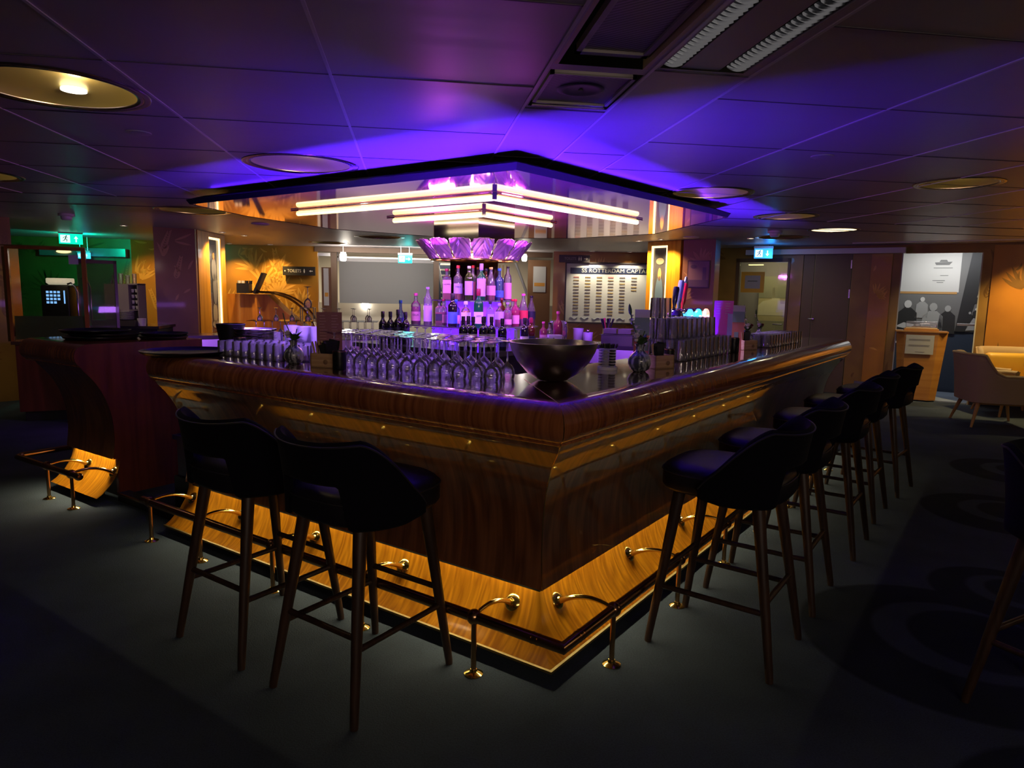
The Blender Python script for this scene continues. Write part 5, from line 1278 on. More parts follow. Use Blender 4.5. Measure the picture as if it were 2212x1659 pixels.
for j in range(3):
    for i in range(16):
        u_ = Vector((1.53, .29, 0)).normalized(); p = Vector((-1.84, 8.34, .9205))+u_*(.05+i*.091)+Vector((-u_.y, u_.x, 0))*(.06+j*.095)
        put(stem, p, 'upside-down wine glass in the rack on the rear counter', 'glasses in the rear rack, lower layer', 0, 1.05)
        if j != 1 and i % 2 == 0: put(stem, p+Vector((.04, .03, .186)), 'upside-down wine glass on top of the rear rack', 'glasses in the rear rack, upper layer', 0, .85)
put(stem, Vector((-1.22, 8.5, 1.27)), 'single larger upside-down glass topping the rear rack', 'single glass topping the rear rack', 0, 1.4)
mb = MB(); mb.box(-1.9, -.4, 8.36, 8.80, 1.105, 1.107); o = mb.build('rack_shelf', M_GLASSW); tag(o, 'thin glass shelf between the layers of the rear rack', 'shelf')
mb = MB(); mb.box(-1.30, -1.14, 8.42, 8.58, 1.262, 1.268); mb.box(-1.30, -1.29, 8.42, 8.43, 1.107, 1.262); mb.box(-1.15, -1.14, 8.57, 8.58, 1.107, 1.262); mb.box(-1.30, -1.29, 8.57, 8.58, 1.107, 1.262); mb.box(-1.15, -1.14, 8.42, 8.43, 1.107, 1.262); o = mb.build('glass_stand', M_STEEL); tag(o, 'small steel stand under the single large glass', 'stand')
# things on the right rear counter
def RC(a, d, z=.9505): 
    P, Q = Vector((1.25, 7.55, 0)), Vector((2.85, 6.68, 0)); u = (Q-P).normalized(); return P+u*a+Vector((-u.y, u.x, 0))*d+Vector((0, 0, z))
t = thing('fruit_jar', 'round glass jar filled with oranges on the rear counter', 'jar', RC(.32, .25))
mb = MB(); mb.shell([(.0, .001), (.085, .001), (.105, .06), (.108, .14), (.095, .22), (.100, .235)], 28); mb.build('jar_glass', M_GLASS, t)
M_ORF = mat('orange_fruit', (.85, .22, .03), .45)
M_PLUM = mat('dark_fruit', (.10, .03, .06), .4)
fr0 = None
for k in range(16):
    lay = k//6; a = k*1.05+lay*.5; rr_ = .062 if k % 6 else 0.0
    p = RC(.32, .25)+Vector((rr_*math.cos(a), rr_*math.sin(a), .034+lay*.060))
    mb = MB(); mb.ball((0, 0, 0), .031, 14, 0, Matrix.Translation(p)); o = mb.build('orange' if k < 12 else 'plum', M_ORF if k < 12 else M_PLUM, None, p); tag(o, 'orange inside the round glass jar' if k < 12 else 'dark plum on top in the round glass jar', 'fruit', 'oranges in the glass jar' if k < 12 else 'plums in the glass jar')
for k, (a, d, r, h, lb) in enumerate(((.55, .26, .058, .15, 'taller white tub on the rear counter beside the fruit jar'), (.69, .14, .055, .115, 'lower white tub on the rear counter, before the utensil pot'))):
    t = thing('white_tub', lb, 'tub', RC(a, d), 0); mb = MB(); mb.lathe([(0, 0), (r*.85, 0), (r*.9, .004), (r, h), (r*1.04, h), (r*1.04, h+.006), (r*.95, h+.006), (r*.85, .01), (0, .01)], 28); mb.build('tub_body', M_WHITEP, t)
    if k: mb = MB(); mb.ball((0, 0, h+.02), .022, 12); mb.build('steel_shaker', M_STEEL, t)
t = thing('utensil_pot', 'steel pot full of dark bar tools behind the steel pan', 'pot', RC(.86, .34))
mb = MB(); mb.shell([(0, .001), (.05, .001), (.05, .16), (.047, .16), (.047, .004)], 24); mb.build('pot_body', M_STEEL, t)
for k in range(7):
    a = k*.9; mb = MB(); mb.tube([(0, 0, .02), (.05*math.cos(a), .05*math.sin(a), .20), (.075*math.cos(a), .075*math.sin(a), .27)], [.006, .006, .009+.004*(k % 3)], 8); o = mb.build('bar_tool', C_RED if k == 2 else M_BLACKP); o.location = RC(.86, .34); tag(o, 'red handled bar tool in the steel pot' if k == 2 else 'dark bar tool standing in the steel pot', 'bar tool', None if k == 2 else 'bar tools in the steel pot')
t = thing('steel_pan', 'rectangular steel pan with two smaller inserts on the rear counter', 'pan', RC(1.02, .20), math.atan2(-.87, 1.6))
mb = MB()
for a in ((-.17, .17, -.10, -.097), (-.17, .17, .097, .10), (-.17, -.167, -.10, .10), (.167, .17, -.10, .10), (-.17, .17, -.10, .10)):
    mb.box(*a, 0.0, .003 if a[3]-a[2] > .15 and a[1]-a[0] > .3 else .11)
mb.box(-.19, .19, -.115, -.10, .107, .110); mb.box(-.19, .19, .10, .115, .107, .110); mb.build('pan_body', M_STEEL, t)
for x in (-.08, .08):
    mb = MB(); mb.box(x-.07, x+.07, -.09, .09, .12, .123, 0); mb.box(x-.07, x+.07, -.09, -.087, .123, .17); mb.box(x-.07, x+.07, .087, .09, .123, .17); mb.box(x-.07, x-.067, -.09, .09, .123, .17); mb.box(x+.067, x+.07, -.09, .09, .123, .17); mb.build('insert', M_STEEL, t)
t = thing('coffee_grinder', 'rounded black machine behind the big vase on the rear counter', 'machine', RC(1.42, .30))
mb = MB(); mb.rbox((0, 0, .11), (.34, .22, .22), .04, 4); mb.lathe([(.16, .20), (.15, .25), (.09, .275), (0, .28)], 24); mb.build('machine_body', M_BLACKP, t)

# ================================================================ FAR LEFT: SERVICE STATION
t = thing('service_station', 'wooden waiter station cabinet behind the short counter end', 'cabinet', (-3.96, 8.32, 0), R(14))
mb = MB(); mb.box(-.30, 1.2, -.25, .35, .11, .84); mb.build('cabinet_body', M_ENDW, t)
mb = MB(); mb.box(-.26, 1.2, -.21, .30, 0, .11); mb.build('plinth', M_PLINTH, t)
mb = MB(); mb.box(-.33, 1.25, -.28, .56, .84, .875); mb.build('station_top', M_DARKW, t)
SCR = thing('glass_screen', 'tall glass screen in a brass and wood frame on the waiter station', 'screen', (-3.96, 8.32, .8755), R(14))
mb = MB(); z0, z1 = 0.0, .975
mb.box(-.33, -.30, -.26, -.20, z0, z1); mb.box(.36, .40, -.26, -.20, z0, z1); mb.box(-.33, .40, -.26, -.22, z1, z1+.03); mb.build('screen_frame', wood('amber_frame_wood', (.34, .13, .03), (.2, .07, .015), .2, .6, (10, 10, 2), use_uv=False), SCR)
mb = MB(); mb.box(-.36, -.335, -.24, .3, z0, z1+.02); mb.box(-.37, .40, -.275, -.262, z1+.03, z1+.042); mb.build('bronze_post', M_BRONZE, SCR)
mb = MB(); mb.box(-.30, .36, -.236, -.230, z0+.0, z1); mb.build('glass_pane', M_GLASSW, SCR)
mb = MB(); mb.box(-.29, .355, -.229, -.225, .02, .27); o = mb.build('frosted_band', glass('frost_band', (.7, .72, .7), .4, .75, 1.4, (.50, .50, .46)), SCR)
mb = MB(); mb.box(.24, .33, -.242, -.237, .83, .93); mb.build('notice', mat('notice_grey', (.42, .42, .50), .6), SCR)
S2 = thing('glass_screen', 'second olive glass screen panel behind, with amber top rail', 'screen', (-3.30, 8.75, .8755), R(70))
mb = MB(); mb.box(0, .40, -.015, .015, .86, .90); mb.box(.37, .40, -.015, .015, 0, .9); mb.build('screen_frame', M_DARKW, S2)
mb = MB(); mb.box(0, .37, -.003, .003, 0, .86); mb.build('glass_pane', glass('olive_glass', (.60, .64, .46), .8, .25, 1.5, (.34, .36, .22)), S2)
S2.location = (-3.80, 8.62, .8755); S2.rotation_euler = (0, 0, R(30))
# back buffet with coffee machine, plates, cup cabinet
t = thing('buffet_counter', 'dark buffet counter behind the glass screens', 'counter', (-4.6, 9.75, 0))
mb = MB(); mb.box(-.25, 1.25, 0, .6, 0, .92); mb.build('counter_body', M_PLINTH, t); mb = MB(); mb.box(-.28, 1.28, -.03, .63, .921, .955); mb.build('counter_top', M_RCT, t)
t = thing('coffee_machine', 'coffee machine with lit blue key screen behind the glass', 'coffee machine', (-4.60, 9.95, .9555))
mb = MB(); mb.rbox((0, 0, .26), (.34, .34, .52), .02); mb.build('machine_body', M_BLACKP, t)
mb = MB(); mb.lathe([(.13, .525), (.16, .55), (.16, .60), (.15, .61), (0, .61)], 24); mb.build('cup_warmer', mat('lit_hopper', (.7, .65, .55), .3, emit=(1, .85, .6), es=.35), t)
M_KEY = mat('blue_key', (.2, .4, .9), .4, emit=(.22, .50, 1), es=.9)
for r_ in range(4):
    for c_ in range(4):
        if r_ == 0 and c_ > 2: continue
        mb = MB(); mb.box(-.10+c_*.045, -.070+c_*.045, -.176, -.172, .28+r_*.045, .308+r_*.045); mb.build('key', M_KEY, t)
mb = MB(); mb.box(.11, .125, -.176, -.172, .28, .45); mb.build('level_bar', M_KEY, t)
for x, h in ((.30, .55), (.46, .62)):
    mb = MB(); mb.tube([(-4.60+x, 9.72, .956), (-4.60+x, 9.72, .956+h*.8), (-4.60+x-.02, 9.71, .956+h*.93), (-4.60+x-.06, 9.70, .956+h), (-4.60+x-.10, 9.69, .956+h*.97)], .011, 10); o = mb.build('milk_tap', M_CHROME); tag(o, 'curved chrome tap behind the glass, ' + ('left one' if x < .4 else 'right one'), 'tap')
t = thing('cup_cabinet', 'grey cup cabinet with open side full of white cups', 'cabinet', (-3.83, 10.0, .9555))
mb = MB(); mb.box(-.20, .10, -.14, .14, 0, .55); mb.box(.10, .22, -.14, .14, .54, .56); mb.box(.10, .22, -.14, .14, 0, .01); mb.box(.21, .22, -.14, .14, 0, .55); mb.box(.10, .21, .12, .14, 0, .55); mb.box(.10, .21, -.14, .12, .20, .21); mb.build('cabinet_body', mat('grey_cabinet', (.30, .27, .24), .5), t)
mb = MB(); mb.tube([(-.16, 0, .55), (-.16, 0, .60), (-.06, 0, .60), (-.06, 0, .55)], .006, 6); mb.build('wire_handle', M_STEEL, t)
for r_ in range(4):
    for c_ in range(2):
        p = Vector((-3.83+.128+c_*.052, 9.93, .9555+.215+r_*.075)); mb = MB(); mb.lathe([(0, 0), (.016, 0), (.024, .045), (.022, .045), (.014, .004), (0, .004)], 14); mb.tube([(.022, 0, .036), (.034, 0, .03), (.030, 0, .016), (.018, 0, .012)], .003, 6)
        o = mb.build('coffee_cup', M_WHITEP); o.location = p; o.rotation_euler = (0, 0, -1.2); tag(o, 'white coffee cup in the open side of the grey cabinet', 'cup', 'cups in the grey cabinet')
for k, (x, n_) in enumerate(((-3.92, 9), (-3.74, 7))):
    for q in range(n_):
        p = Vector((x, 9.80, .9556+q*.016+.08)); mb = MB(); mb.lathe([(0, .002), (.05, .0), (.085, .012), (.084, .0145), (.05, .004), (0, .006)], 24); o = mb.build('plate', M_WHITEP, None); o.location = p; tag(o, 'white plate in the ' + ('left taller' if k == 0 else 'right lower') + ' stack before the grey cabinet', 'plate', ('left' if k == 0 else 'right') + ' plate stack')
t = thing('wire_basket', 'dark wire basket under the plate stacks', 'basket', (-3.86, 9.76, .9555))
mb = MB(); mb.box(-.26, .26, -.09, .09, 0, .075); mb.build('basket_body', mat('basket_dark', (.035, .03, .025), .6), t)
p = Vector((-3.56, 9.80, .9555)); mb = MB(); mb.lathe([(0, 0), (.05, 0), (.055, .10), (.050, .10), (.046, .01), (0, .01)], 24); o = mb.build('white_bowl', M_WHITEP); o.location = p; tag(o, 'white round bowl right of the wire basket', 'bowl')
for k in range(4):
    p = Vector((-3.96+.085*k, 10.02, 1.5060)); mb = MB(); mb.shell([(0, .001), (.026, .001), (.028, .12+.02*(k % 2))], 16); o = mb.build('glass_carafe', M_GLASS); o.location = p; tag(o, 'clear glass standing on top of the grey cup cabinet', 'glass', 'glasses on the grey cabinet')
# host desk behind the left pillar
t = thing('reception_desk', 'amber wooden desk with curved glass guard beside the toilets sign', 'desk', (-2.72, 11.9, 0))
mb = MB(); pr_ = [(-.3, 0), (1.0, 0), (1.0, .80), (.62, 1.12), (.36, 1.38), (-.3, 1.38)]
mb.add([(x, 0, z) for x, z in pr_]+[(x, .55, z) for x, z in pr_], [tuple(range(6)), tuple(reversed(range(6, 12)))]+[(k, 6+k, 6+(k+1) % 6, (k+1) % 6) for k in range(6)]); mb.build('desk_body', wood('amber_desk_wood', (.60, .24, .03), (.42, .14, .015), .35, .3, (18, 18, 1.2), use_uv=False), t)
cur = [(.30+.85*math.sin(a), .62+.80*math.cos(a)) for a in [i*PI/2/12 for i in range(1, 13)]]
mb = MB(); mb.tube([(x, -.02, z) for x, z in [(.0, 1.42)]+cur], .022, 6); mb.tube([(x, .5, z) for x, z in [(.0, 1.42)]+cur], .018, 6); mb.build('curved_rail', M_BRONZE, t)
mb = MB(); mb.grid(lambda u, v: Vector((cur[min(11, int(u*11))][0], -.02+.52*v, cur[min(11, int(u*11))][1])), 11, 1); mb.build('curved_glass', glass('amber_glass', (.95, .85, .62), .9, .15, 1.5, (.8, .6, .3)), t)
t = thing('payment_terminal', 'black monitor tilted on the amber desk', 'monitor', (-2.52, 11.8, 1.395))
mb = MB(); mb.box(-.02, .02, -.14, .14, .0, .36, 0, Matrix.Rotation(.42, 4, 'Y')); mb.build('monitor', M_BLACKP, t); mb = MB(); mb.box(-.27, -.08, -.10, .14, .0, .16); mb.build('till_body', M_BLACKP, t)
for k in range(4): mb = MB(); mb.lathe([(0, 0), (.026, 0), (.028, .055), (0, .055)], 14); o = mb.build('paper_cup', M_WHITEP if k < 2 else M_BLACKP); o.location = (-2.77+.06*k, 11.8, 1.5425); tag(o, ('white' if k < 2 else 'dark')+' small cup on the black till of the amber desk', 'cup', 'small cups on the till')

# ================================================================ BACK OF THE ROOM
M_BEIGE = mat('beige_wall', (.60, .54, .44), .6); M_GREY = noise_bump(mat('grey_blind', (.30, .30, .30), .7), 40, .05)
M_BROWNP = mat('brown_post_paint', (.10, .055, .03), .5)
mb = MB(); mb.box(-3.4, 4.6, 17.2, 17.25, 0, CEIL+.1); struct(mb, 'wall_back', M_BEIGE)
mb = MB(); mb.box(-2.2, -2.15, 14.0, 17.2, 0, CEIL); struct(mb, 'wall_lobby_left', M_BEIGE)
mb = MB(); mb.box(4.3, 4.35, 13.3, 17.2, 0, CEIL); struct(mb, 'wall_lobby_right', M_BEIGE)
mb = MB(); mb.box(-1.85, 2.85, 13.9, 14.05, 2.20, CEIL-.002); struct(mb, 'trim_9', M_BROWNP)
t = thing('roller_blind', 'large plain grey roller blind screen left of the bottles', 'blind', (-.55, 14.8, 1.2))
mb = MB(); mb.box(-.93, 1.02, 0, .01, 0, .86); mb.build('blind_cloth', M_GREY, t)
mb = MB(); mb.box(-.96, -.94, 0, .02, .93, CEIL-1.2-.002); mb.box(1.01, 1.03, 0, .02, .93, CEIL-1.2-.002); mb.box(-.96, 1.03, 0, .02, .93, .96); mb.build('ceiling_bracket', M_STEEL, t)
mb = MB(); mb.box(-.97, 1.04, -.03, .04, .86, .93); mb.build('blind_box', M_WHITEP, t)
mb = MB(); mb.box(-2.1, 4.25, 15.3, 15.35, 0, 1.20); struct(mb, 'wall_lobby_low', M_BEIGE)
for x, lb in ((-1.50, 'brown post left of the grey blind'), (.50, 'dark brown post right of the grey blind')):
    mb = MB(); mb.box(x-.055, x+.055, 14.0, 14.12, 0, 2.20); o = mb.build('post', M_BROWNP, None); tag(o, lb, 'post')
mb = MB(); mb.box(-1.86, -1.80, 13.95, 14.05, 0, 2.2); mb.box(-1.80, -1.56, 13.96, 14.02, 2.12, 2.18); o = mb.build('door_frame', mat('aluminium_frame', (.55, .55, .53), .35, .7)); tag(o, 'aluminium frame beside the amber wall, left of the brown post', 'frame')
t = thing('notice_board', 'narrow white notice with orange mark behind the aluminium frame', 'notice', (-1.76, 14.489, 1.15))
mb = MB(); mb.box(0, .10, 0, .01, 0, .75); mb.build('sheet', M_WHITEP, t); mb = MB(); mb.box(.02, .09, -.004, 0, .18, .26); mb.build('orange_mark', M_ORNC, t)
mb = MB(); mb.box(-1.80, -1.52, 14.5, 14.54, 0, 1.92); o = mb.build('brown_panel', wood('brown_door_wood', (.22, .10, .05), (.15, .06, .03), .4, .1, (12, 12, 1), use_uv=False)); tag(o, 'brown wooden panel door behind the aluminium frame', 'door panel')
M_GLOBE = mat('white_lamp_globe', (1, 1, 1), .4, emit=(1, .96, .88), es=5)
for x, y, z, s_, lb in ((-1.28, 13.6, 2.02, 1, 'bright white ceiling lamp left of the grey blind'), (.44, 13.6, 2.06, .9, 'bright white ceiling lamp behind the left of the petal chandelier'), (2.22, 13.6, 2.10, .85, 'bright white ceiling lamp right of the petal chandelier'), (-.98, 15.22, 1.06, 1.1, 'bright white low glow under the grey blind, in place of a lamp reflection')):  # the lowest one is a glowing body in place of a reflection
    t = thing('lobby_lamp', lb, 'lamp', (x, y, z), 0, 'white lamps in the lobby'); t.scale = (s_,)*3
    mb = MB(); mb.lathe([(0, 0), (.045, .0), (.062, .03), (.065, .12), (.055, .14), (0, .14)], 20); mb.build('globe', M_GLOBE, t)
    mb = MB(); mb.lathe([(.05, .145), (.05, .165), (0, .165)], 16); mb.build('cap', M_GLOBE if z > 1.5 else M_STEEL, t)
    if z > 1.5: mb = MB(); mb.cyl((0, 0, .166), .008, (CEIL-z)/s_-.168, 8); mb.build('hanging_rod', M_STEEL, t)
lamp('AREA', 'lobby_light', (.2, 15.6, 2.2), 80, (1, .88, .68), (.2, 15.8, 0), 3.5, 1.6)
lamp('POINT', 'lobby_lamp_glow', (-1.2, 13.5, 2.0), 3, (1, .9, .75), None, .06)
lamp('POINT', 'lobby_lamp_glow', (2.2, 13.5, 2.0), 4, (1, .9, .75), None, .06)
lamp('AREA', 'lobby_front_light', (-.3, 13.2, 2.25), 26, (1, .9, .78), (-.2, 15, 1.4), 2.5, .3)
# stairs seen behind the bottles
t = thing('staircase', 'open staircase with pale handrails behind the bottles', 'stairs', (1.15, 14.4, 0))
mb = MB()
for k in range(8): mb.box(-.52, .0, .08*k, .08*k+.20, 1.20+.12*k, 1.235+.12*k)
mb.build('treads', M_BEIGE, t)
M_RG = mat('rail_grey', (.5, .5, .5), .35, .5)
for _a, _b in (((-.62, -.1, 2.05), (-.40, -.1, 1.10)), ((1.0, -.1, 2.1), (1.38, -.1, 1.15))):
    mb = MB(); mb.tube([_a, _b], .03, 8); mb.build('handrail', M_RG, t)
mb = MB()
for k in range(8): mb.box(.30+.075*k, .335+.075*k, .1, .13, 1.2, 2.05)
mb.build('wood_slats', mat('slat_wood', (.45, .26, .12), .5), t)
mb = MB(); mb.box(-.55, .02, .9, .92, 1.0, 2.1); mb.build('dark_backing', mat('navy_backing', (.01, .02, .05), .5), t)
t = thing('notice_board', 'white notice sheet with orange stripe on the brown lobby door at the right', 'notice', (2.42, 14.0, 1.0))
mb = MB(); mb.box(-.05, .42, .02, .06, -1.0, 1.15); mb.build('brown_board', mat('lobby_brown', (.24, .12, .05), .5), t); mb = MB(); mb.box(.06, .32, 0, .02, .50, 1.02); mb.build('sheet', mat('sheet_white', (.6, .6, .56), .6), t); mb = MB(); mb.box(.08, .30, -.004, 0, .62, .69); mb.build('orange_stripe', M_ORNC, t)

# signs ------------------------------------------------------------------------------
M_SIGNB = mat('sign_dark', (.025, .02, .018), .4); M_SIGNT = mat('sign_lettering', (.72, .66, .55), .5)
def arrow_poly(mb, cx_, cz, s_, dirx, dirz, y, m=0):
    u = Vector((dirx, 0, dirz)); v = Vector((-dirz, 0, dirx)); c = Vector((cx_, y, cz))
    pts = [c-u*s_+v*s_*.18, c+u*s_*.1+v*s_*.18, c+u*s_*.1+v*s_*.62, c+u*s_, c+u*s_*.1-v*s_*.62, c+u*s_*.1-v*s_*.18, c-u*s_-v*s_*.18]
    mb.add(pts, [tuple(range(7))], m)
def person_poly(mb, cx_, cz, s_, y, m=0):
    mb.add([(cx_+s_*.12*math.cos(k*PI/5), y, cz+s_*.42+s_*.12*math.sin(k*PI/5)) for k in range(10)], [tuple(range(10))], m)
    mb.add([(cx_-s_*.15, y, cz+s_*.26), (cx_+s_*.15, y, cz+s_*.26), (cx_+s_*.2, y, cz-s_*.05), (cx_+s_*.09, y, cz-s_*.5), (cx_-s_*.09, y, cz-s_*.5), (cx_-s_*.2, y, cz-s_*.05)], [tuple(range(6))], m)
FM = Matrix.Rotation(PI/2, 4, 'X')
t = thing('toilets_sign', 'dark TOILETS sign with left arrow on the amber wall', 'sign', (-2.15, 13.90, 1.82), R(-9.5))
mb = MB(); mb.box(-.315, .315, 0, .03, -.085, .085); mb.build('board', M_SIGNB, t)
text('lettering', 'TOILETS', .085, M_SIGNT, t, Matrix.Translation((-.09, -.002, 0)) @ FM, .001, sx=.85)
mb = MB(); person_poly(mb, .105, 0, .075, -.003); mb.build('pictogram', M_SIGNT, t)
mb = MB(); arrow_poly(mb, .235, 0, .034, -1, 0, -.003); mb.build('arrow', M_SIGNT, t); mb = MB(); mb.add([(-.27+.014*math.cos(k), -.003, .014*math.sin(k)) for k in (0, 1.2, 2.4, 3.6, 4.8)], [(0, 1, 2, 3, 4)]); mb.build('screw_dot', M_SIGNT, t)
t = thing('toilets_sign', 'dark TOILETS sign with right arrow above the captains board', 'sign', (3.16, 13.28, 2.16), R(-12.7))
mb = MB(); mb.box(-.30, .30, 0, .03, -.072, .072); mb.build('board', M_SIGNB, t)
text('lettering', 'TOILETS', .072, mat('sign_lettering_grey', (.36, .33, .30), .5), t, Matrix.Translation((-.08, -.002, 0)) @ FM, .001, sx=.85)
mb = MB(); person_poly(mb, .09, 0, .075, -.003); person_poly(mb, .13, 0, .075, -.003); mb.build('pictogram', M_SIGNT, t)
mb = MB(); arrow_poly(mb, .225, 0, .04, 1, 0, -.003); mb.build('arrow', M_SIGNT, t)
# captains board
t = thing('captains_board', 'white framed captains board with dark header and rows of small name plates', 'board', (3.03, 13.36, .93), R(-12.7))
mb = MB(); mb.box(0, 2.02, .0, .03, 0, 1.14); mb.build('white_panel', mat('board_white', (.72, .74, .72), .45), t)
mb = MB()
for a in ((-.03, 0, -.03, 1.17), (2.02, 2.05, -.03, 1.17)): mb.box(a[0], a[1], -.02, .03, a[2], a[3])
mb.box(-.03, 2.05, -.02, .03, 1.14, 1.17); mb.box(-.03, 2.05, -.02, .03, -.03, 0); mb.build('black_frame', M_SIGNB, t)
mb = MB(); mb.box(.07, 1.95, -.006, -.001, .95, 1.06); hb = mb.build('header_band', mat('header_navy', (.02, .03, .07), .4), t)
text('header_lettering', 'SS ROTTERDAM CAPTAINS', .105, mat('header_letters', (.62, .60, .52), .5), hb, Matrix.Translation((1.0, -.007, 1.005)) @ FM, .001, sx=1.12)
M_PL = [mat('name_plate_%d' % k, c, .5) for k, c in enumerate(((.34, .26, .14), (.22, .19, .17), (.48, .36, .16), (.55, .25, .22)))]
pm = {}
rr = random.Random(4)
for c_, n_ in enumerate((13, 13, 12, 13, 12, 5)):
    for r_ in range(n_):
        k = 3 if (r_ == 0 and c_ in (0, 3)) else rr.choice((0, 0, 1, 1, 2)); x, z = .14+c_*.225, .865-r_*.060
        if k not in pm:
            mb = MB(); mb.box(0, .105, -.005, -.001, 0, .024); o = mb.build('name_plate', M_PL[k], t); pm[k] = o
        else: o = pm[k].copy(); COL.objects.link(o); o.parent = t
        o.location = (x, 0, z)
mb = MB()
for x0 in (.08, .30, .52, 1.0, 1.25, 1.5):
    mb.tube([(x0+.02*k, -.004, .075+.018*math.sin(k*.9+x0*5)) for k in range(9)], .005, 4)
mb.build('wave_drawing', mat('wave_grey', (.25, .30, .36), .6), t)
# exit signs
def exit_sign(p, rz, col_, lb, w_=.30, h_=.155, door=False, down=False, light=2.0, al=1.0):
    t = thing('exit_sign', lb, 'exit sign', p, rz)
    em = mat('exit_glow', col_, .4, emit=col_, es=al); wh = mat('exit_symbol', (.7, 1, 1), .4, emit=tuple(min(1, .55+c*.5) for c in col_), es=1.0)
    mb = MB(); mb.box(-w_/2, w_/2, -.012, .012, 0, h_); mb.build('lit_panel', em, t)
    mb = MB(); mb.box(-w_/2-.006, w_/2+.006, -.03, .03, h_+.001, h_+.035); mb.build('housing', mat('exit_housing', (.5, .6, .65), .4), t)
    for hx in (-w_*.3, w_*.3): mb = MB(); mb.cyl((hx, 0, h_+.035), .005, CEIL-p[2]-h_-.037, 8); mb.build('hanging_rod', M_STEEL, t)
    mb = MB(); mb.box(-w_*.44, -.01, -.0135, -.0122, .02, h_-.02); mb.build('door_field', wh, t)
    mb = MB(); x = -w_*.22; z = h_*.5; k = h_/.155
    mb.add([(x+.012*k+.009*k*math.cos(a*.8), -.0145, z+.043*k+.009*k*math.sin(a*.8)) for a in range(8)], [tuple(range(8))])
    for seg in (((.006, .034), (-.004, .0), .009), ((-.004, .0), (.018, -.012), .007), ((.018, -.012), (.012, -.042), .006), ((-.004, .0), (-.016, -.024), .007), ((-.016, -.024), (-.038, -.030), .006), ((.004, .030), (.028, .014), .005), ((.004, .030), (-.024, .022), .005), ((-.024, .022), (-.030, .004), .005)):
        a, b_, w2 = Vector((seg[0][0]*k+x, 0, seg[0][1]*k+z)), Vector((seg[1][0]*k+x, 0, seg[1][1]*k+z)), seg[2]*k*.7
        d = (b_-a).normalized(); v = Vector((-d.z, 0, d.x))*w2
        mb.add([(q.x, -.0145, q.z) for q in (a+v, b_+v, b_-v, a-v)], [(0, 1, 2, 3)])
    mb.build('running_figure', mat('exit_green_figure', (0, .25, .18), .5), t)
    mb = MB(); arrow_poly(mb, w_*.22, h_*.5, h_*.30, *((0, -1) if down else (1, 0) if door else (0, 1)), -.0135); mb.build('arrow', wh, t)
    o_ = lamp('POINT', 'exit_glow_light', Vector(p)+Vector((0.06, .12 if light > 5 else -.10, .03)), light, col_, None, .05)
    return t
exit_sign((-5.35, 12.0, 2.12), R(24), (.0, .72, .42), 'green lit exit sign with arrow pointing up at the far left', .32, .16, light=16)
exit_sign((-.11, 13.35, 2.0), R(0), (.0, .62, .62), 'turquoise lit exit sign with right arrow before the grey blind', .26, .15, True, light=1.2)
exit_sign((5.42, 10.15, 2.085), R(-32), (.02, .30, .95), 'blue lit exit sign with down arrow before the glass door at the right', .27, .15, False, True, light=2)
exit_sign((-5.6, 13.0, 1.93), R(0), (.05, .55, .85), 'small blue lit sign over the glass screens at the far left', .20, .10, False, False, light=.3)
mb = MB(); mb.box(-6.4, -5.0, 13.18, 13.28, 1.98, 2.12); o = mb.build('door_header', mat('header_grey', (.25, .27, .30), .3, .3)); tag(o, 'grey glossy door header below the green exit sign', 'header')
mb = MB(); mb.lathe([(0, 0), (.12, 0), (.12, .01), (0, .01)], 20, 0, Matrix.Translation((-6.0, 13.17, 2.05)) @ Matrix.Rotation(PI/2, 4, 'X') @ Matrix.Scale(.25, 4, (0, 1, 0))); o = mb.build('wall_light', mat('warm_wall_light', (1, .8, .4), .4, emit=(1, .75, .3), es=1.5)); tag(o, 'small oval warm light on the grey door header', 'light')
lamp('SPOT', 'service_light', (-4.4, 12.6, 2.25), 34, (1, .62, .2), (-4.5, 13.75, 1.0), .05, None, 80, .8)
lamp('SPOT', 'service_light', (-4.3, 8.9, 2.25), 10, (1, .75, .45), (-4.2, 9.8, 1.0), .05, None, 110, .8)
lamp('SPOT', 'left_wall_light', (-5.0, 7.6, 2.28), 6, (1, .75, .4), (-5.2, 9.0, .9), .05, None, 110, .8)
# poster on the right pillar
t = thing('pillar_poster', 'violet tinted beer poster with oval emblem on the brown right pillar', 'poster', (4.145, 9.615, 1.60), R(-33))
mb = MB(); mb.box(-.16, .16, -.012, -.002, 0, .40); mb.build('poster_frame', mat('poster_frame', (.07, .03, .05), .4), t)
mb = MB(); mb.box(-.145, .145, -.015, -.0125, .015, .385); mb.build('poster_sheet', mat('poster_sheet', (.26, .13, .24), .5), t)
mb = MB(); mb.lathe([(0, 0), (.045, 0), (.045, .002), (0, .002)], 20, 0, Matrix.Translation((-.07, -.0155, .31)) @ FM @ Matrix.Scale(.6, 4, (0, 1, 0))); mb.box(.06, .11, -.017, -.0155, .12, .30); mb.box(-.14, .14, -.017, -.0155, .02, .12); mb.build('poster_print', mat('poster_print', (.12, .06, .20), .5), t)

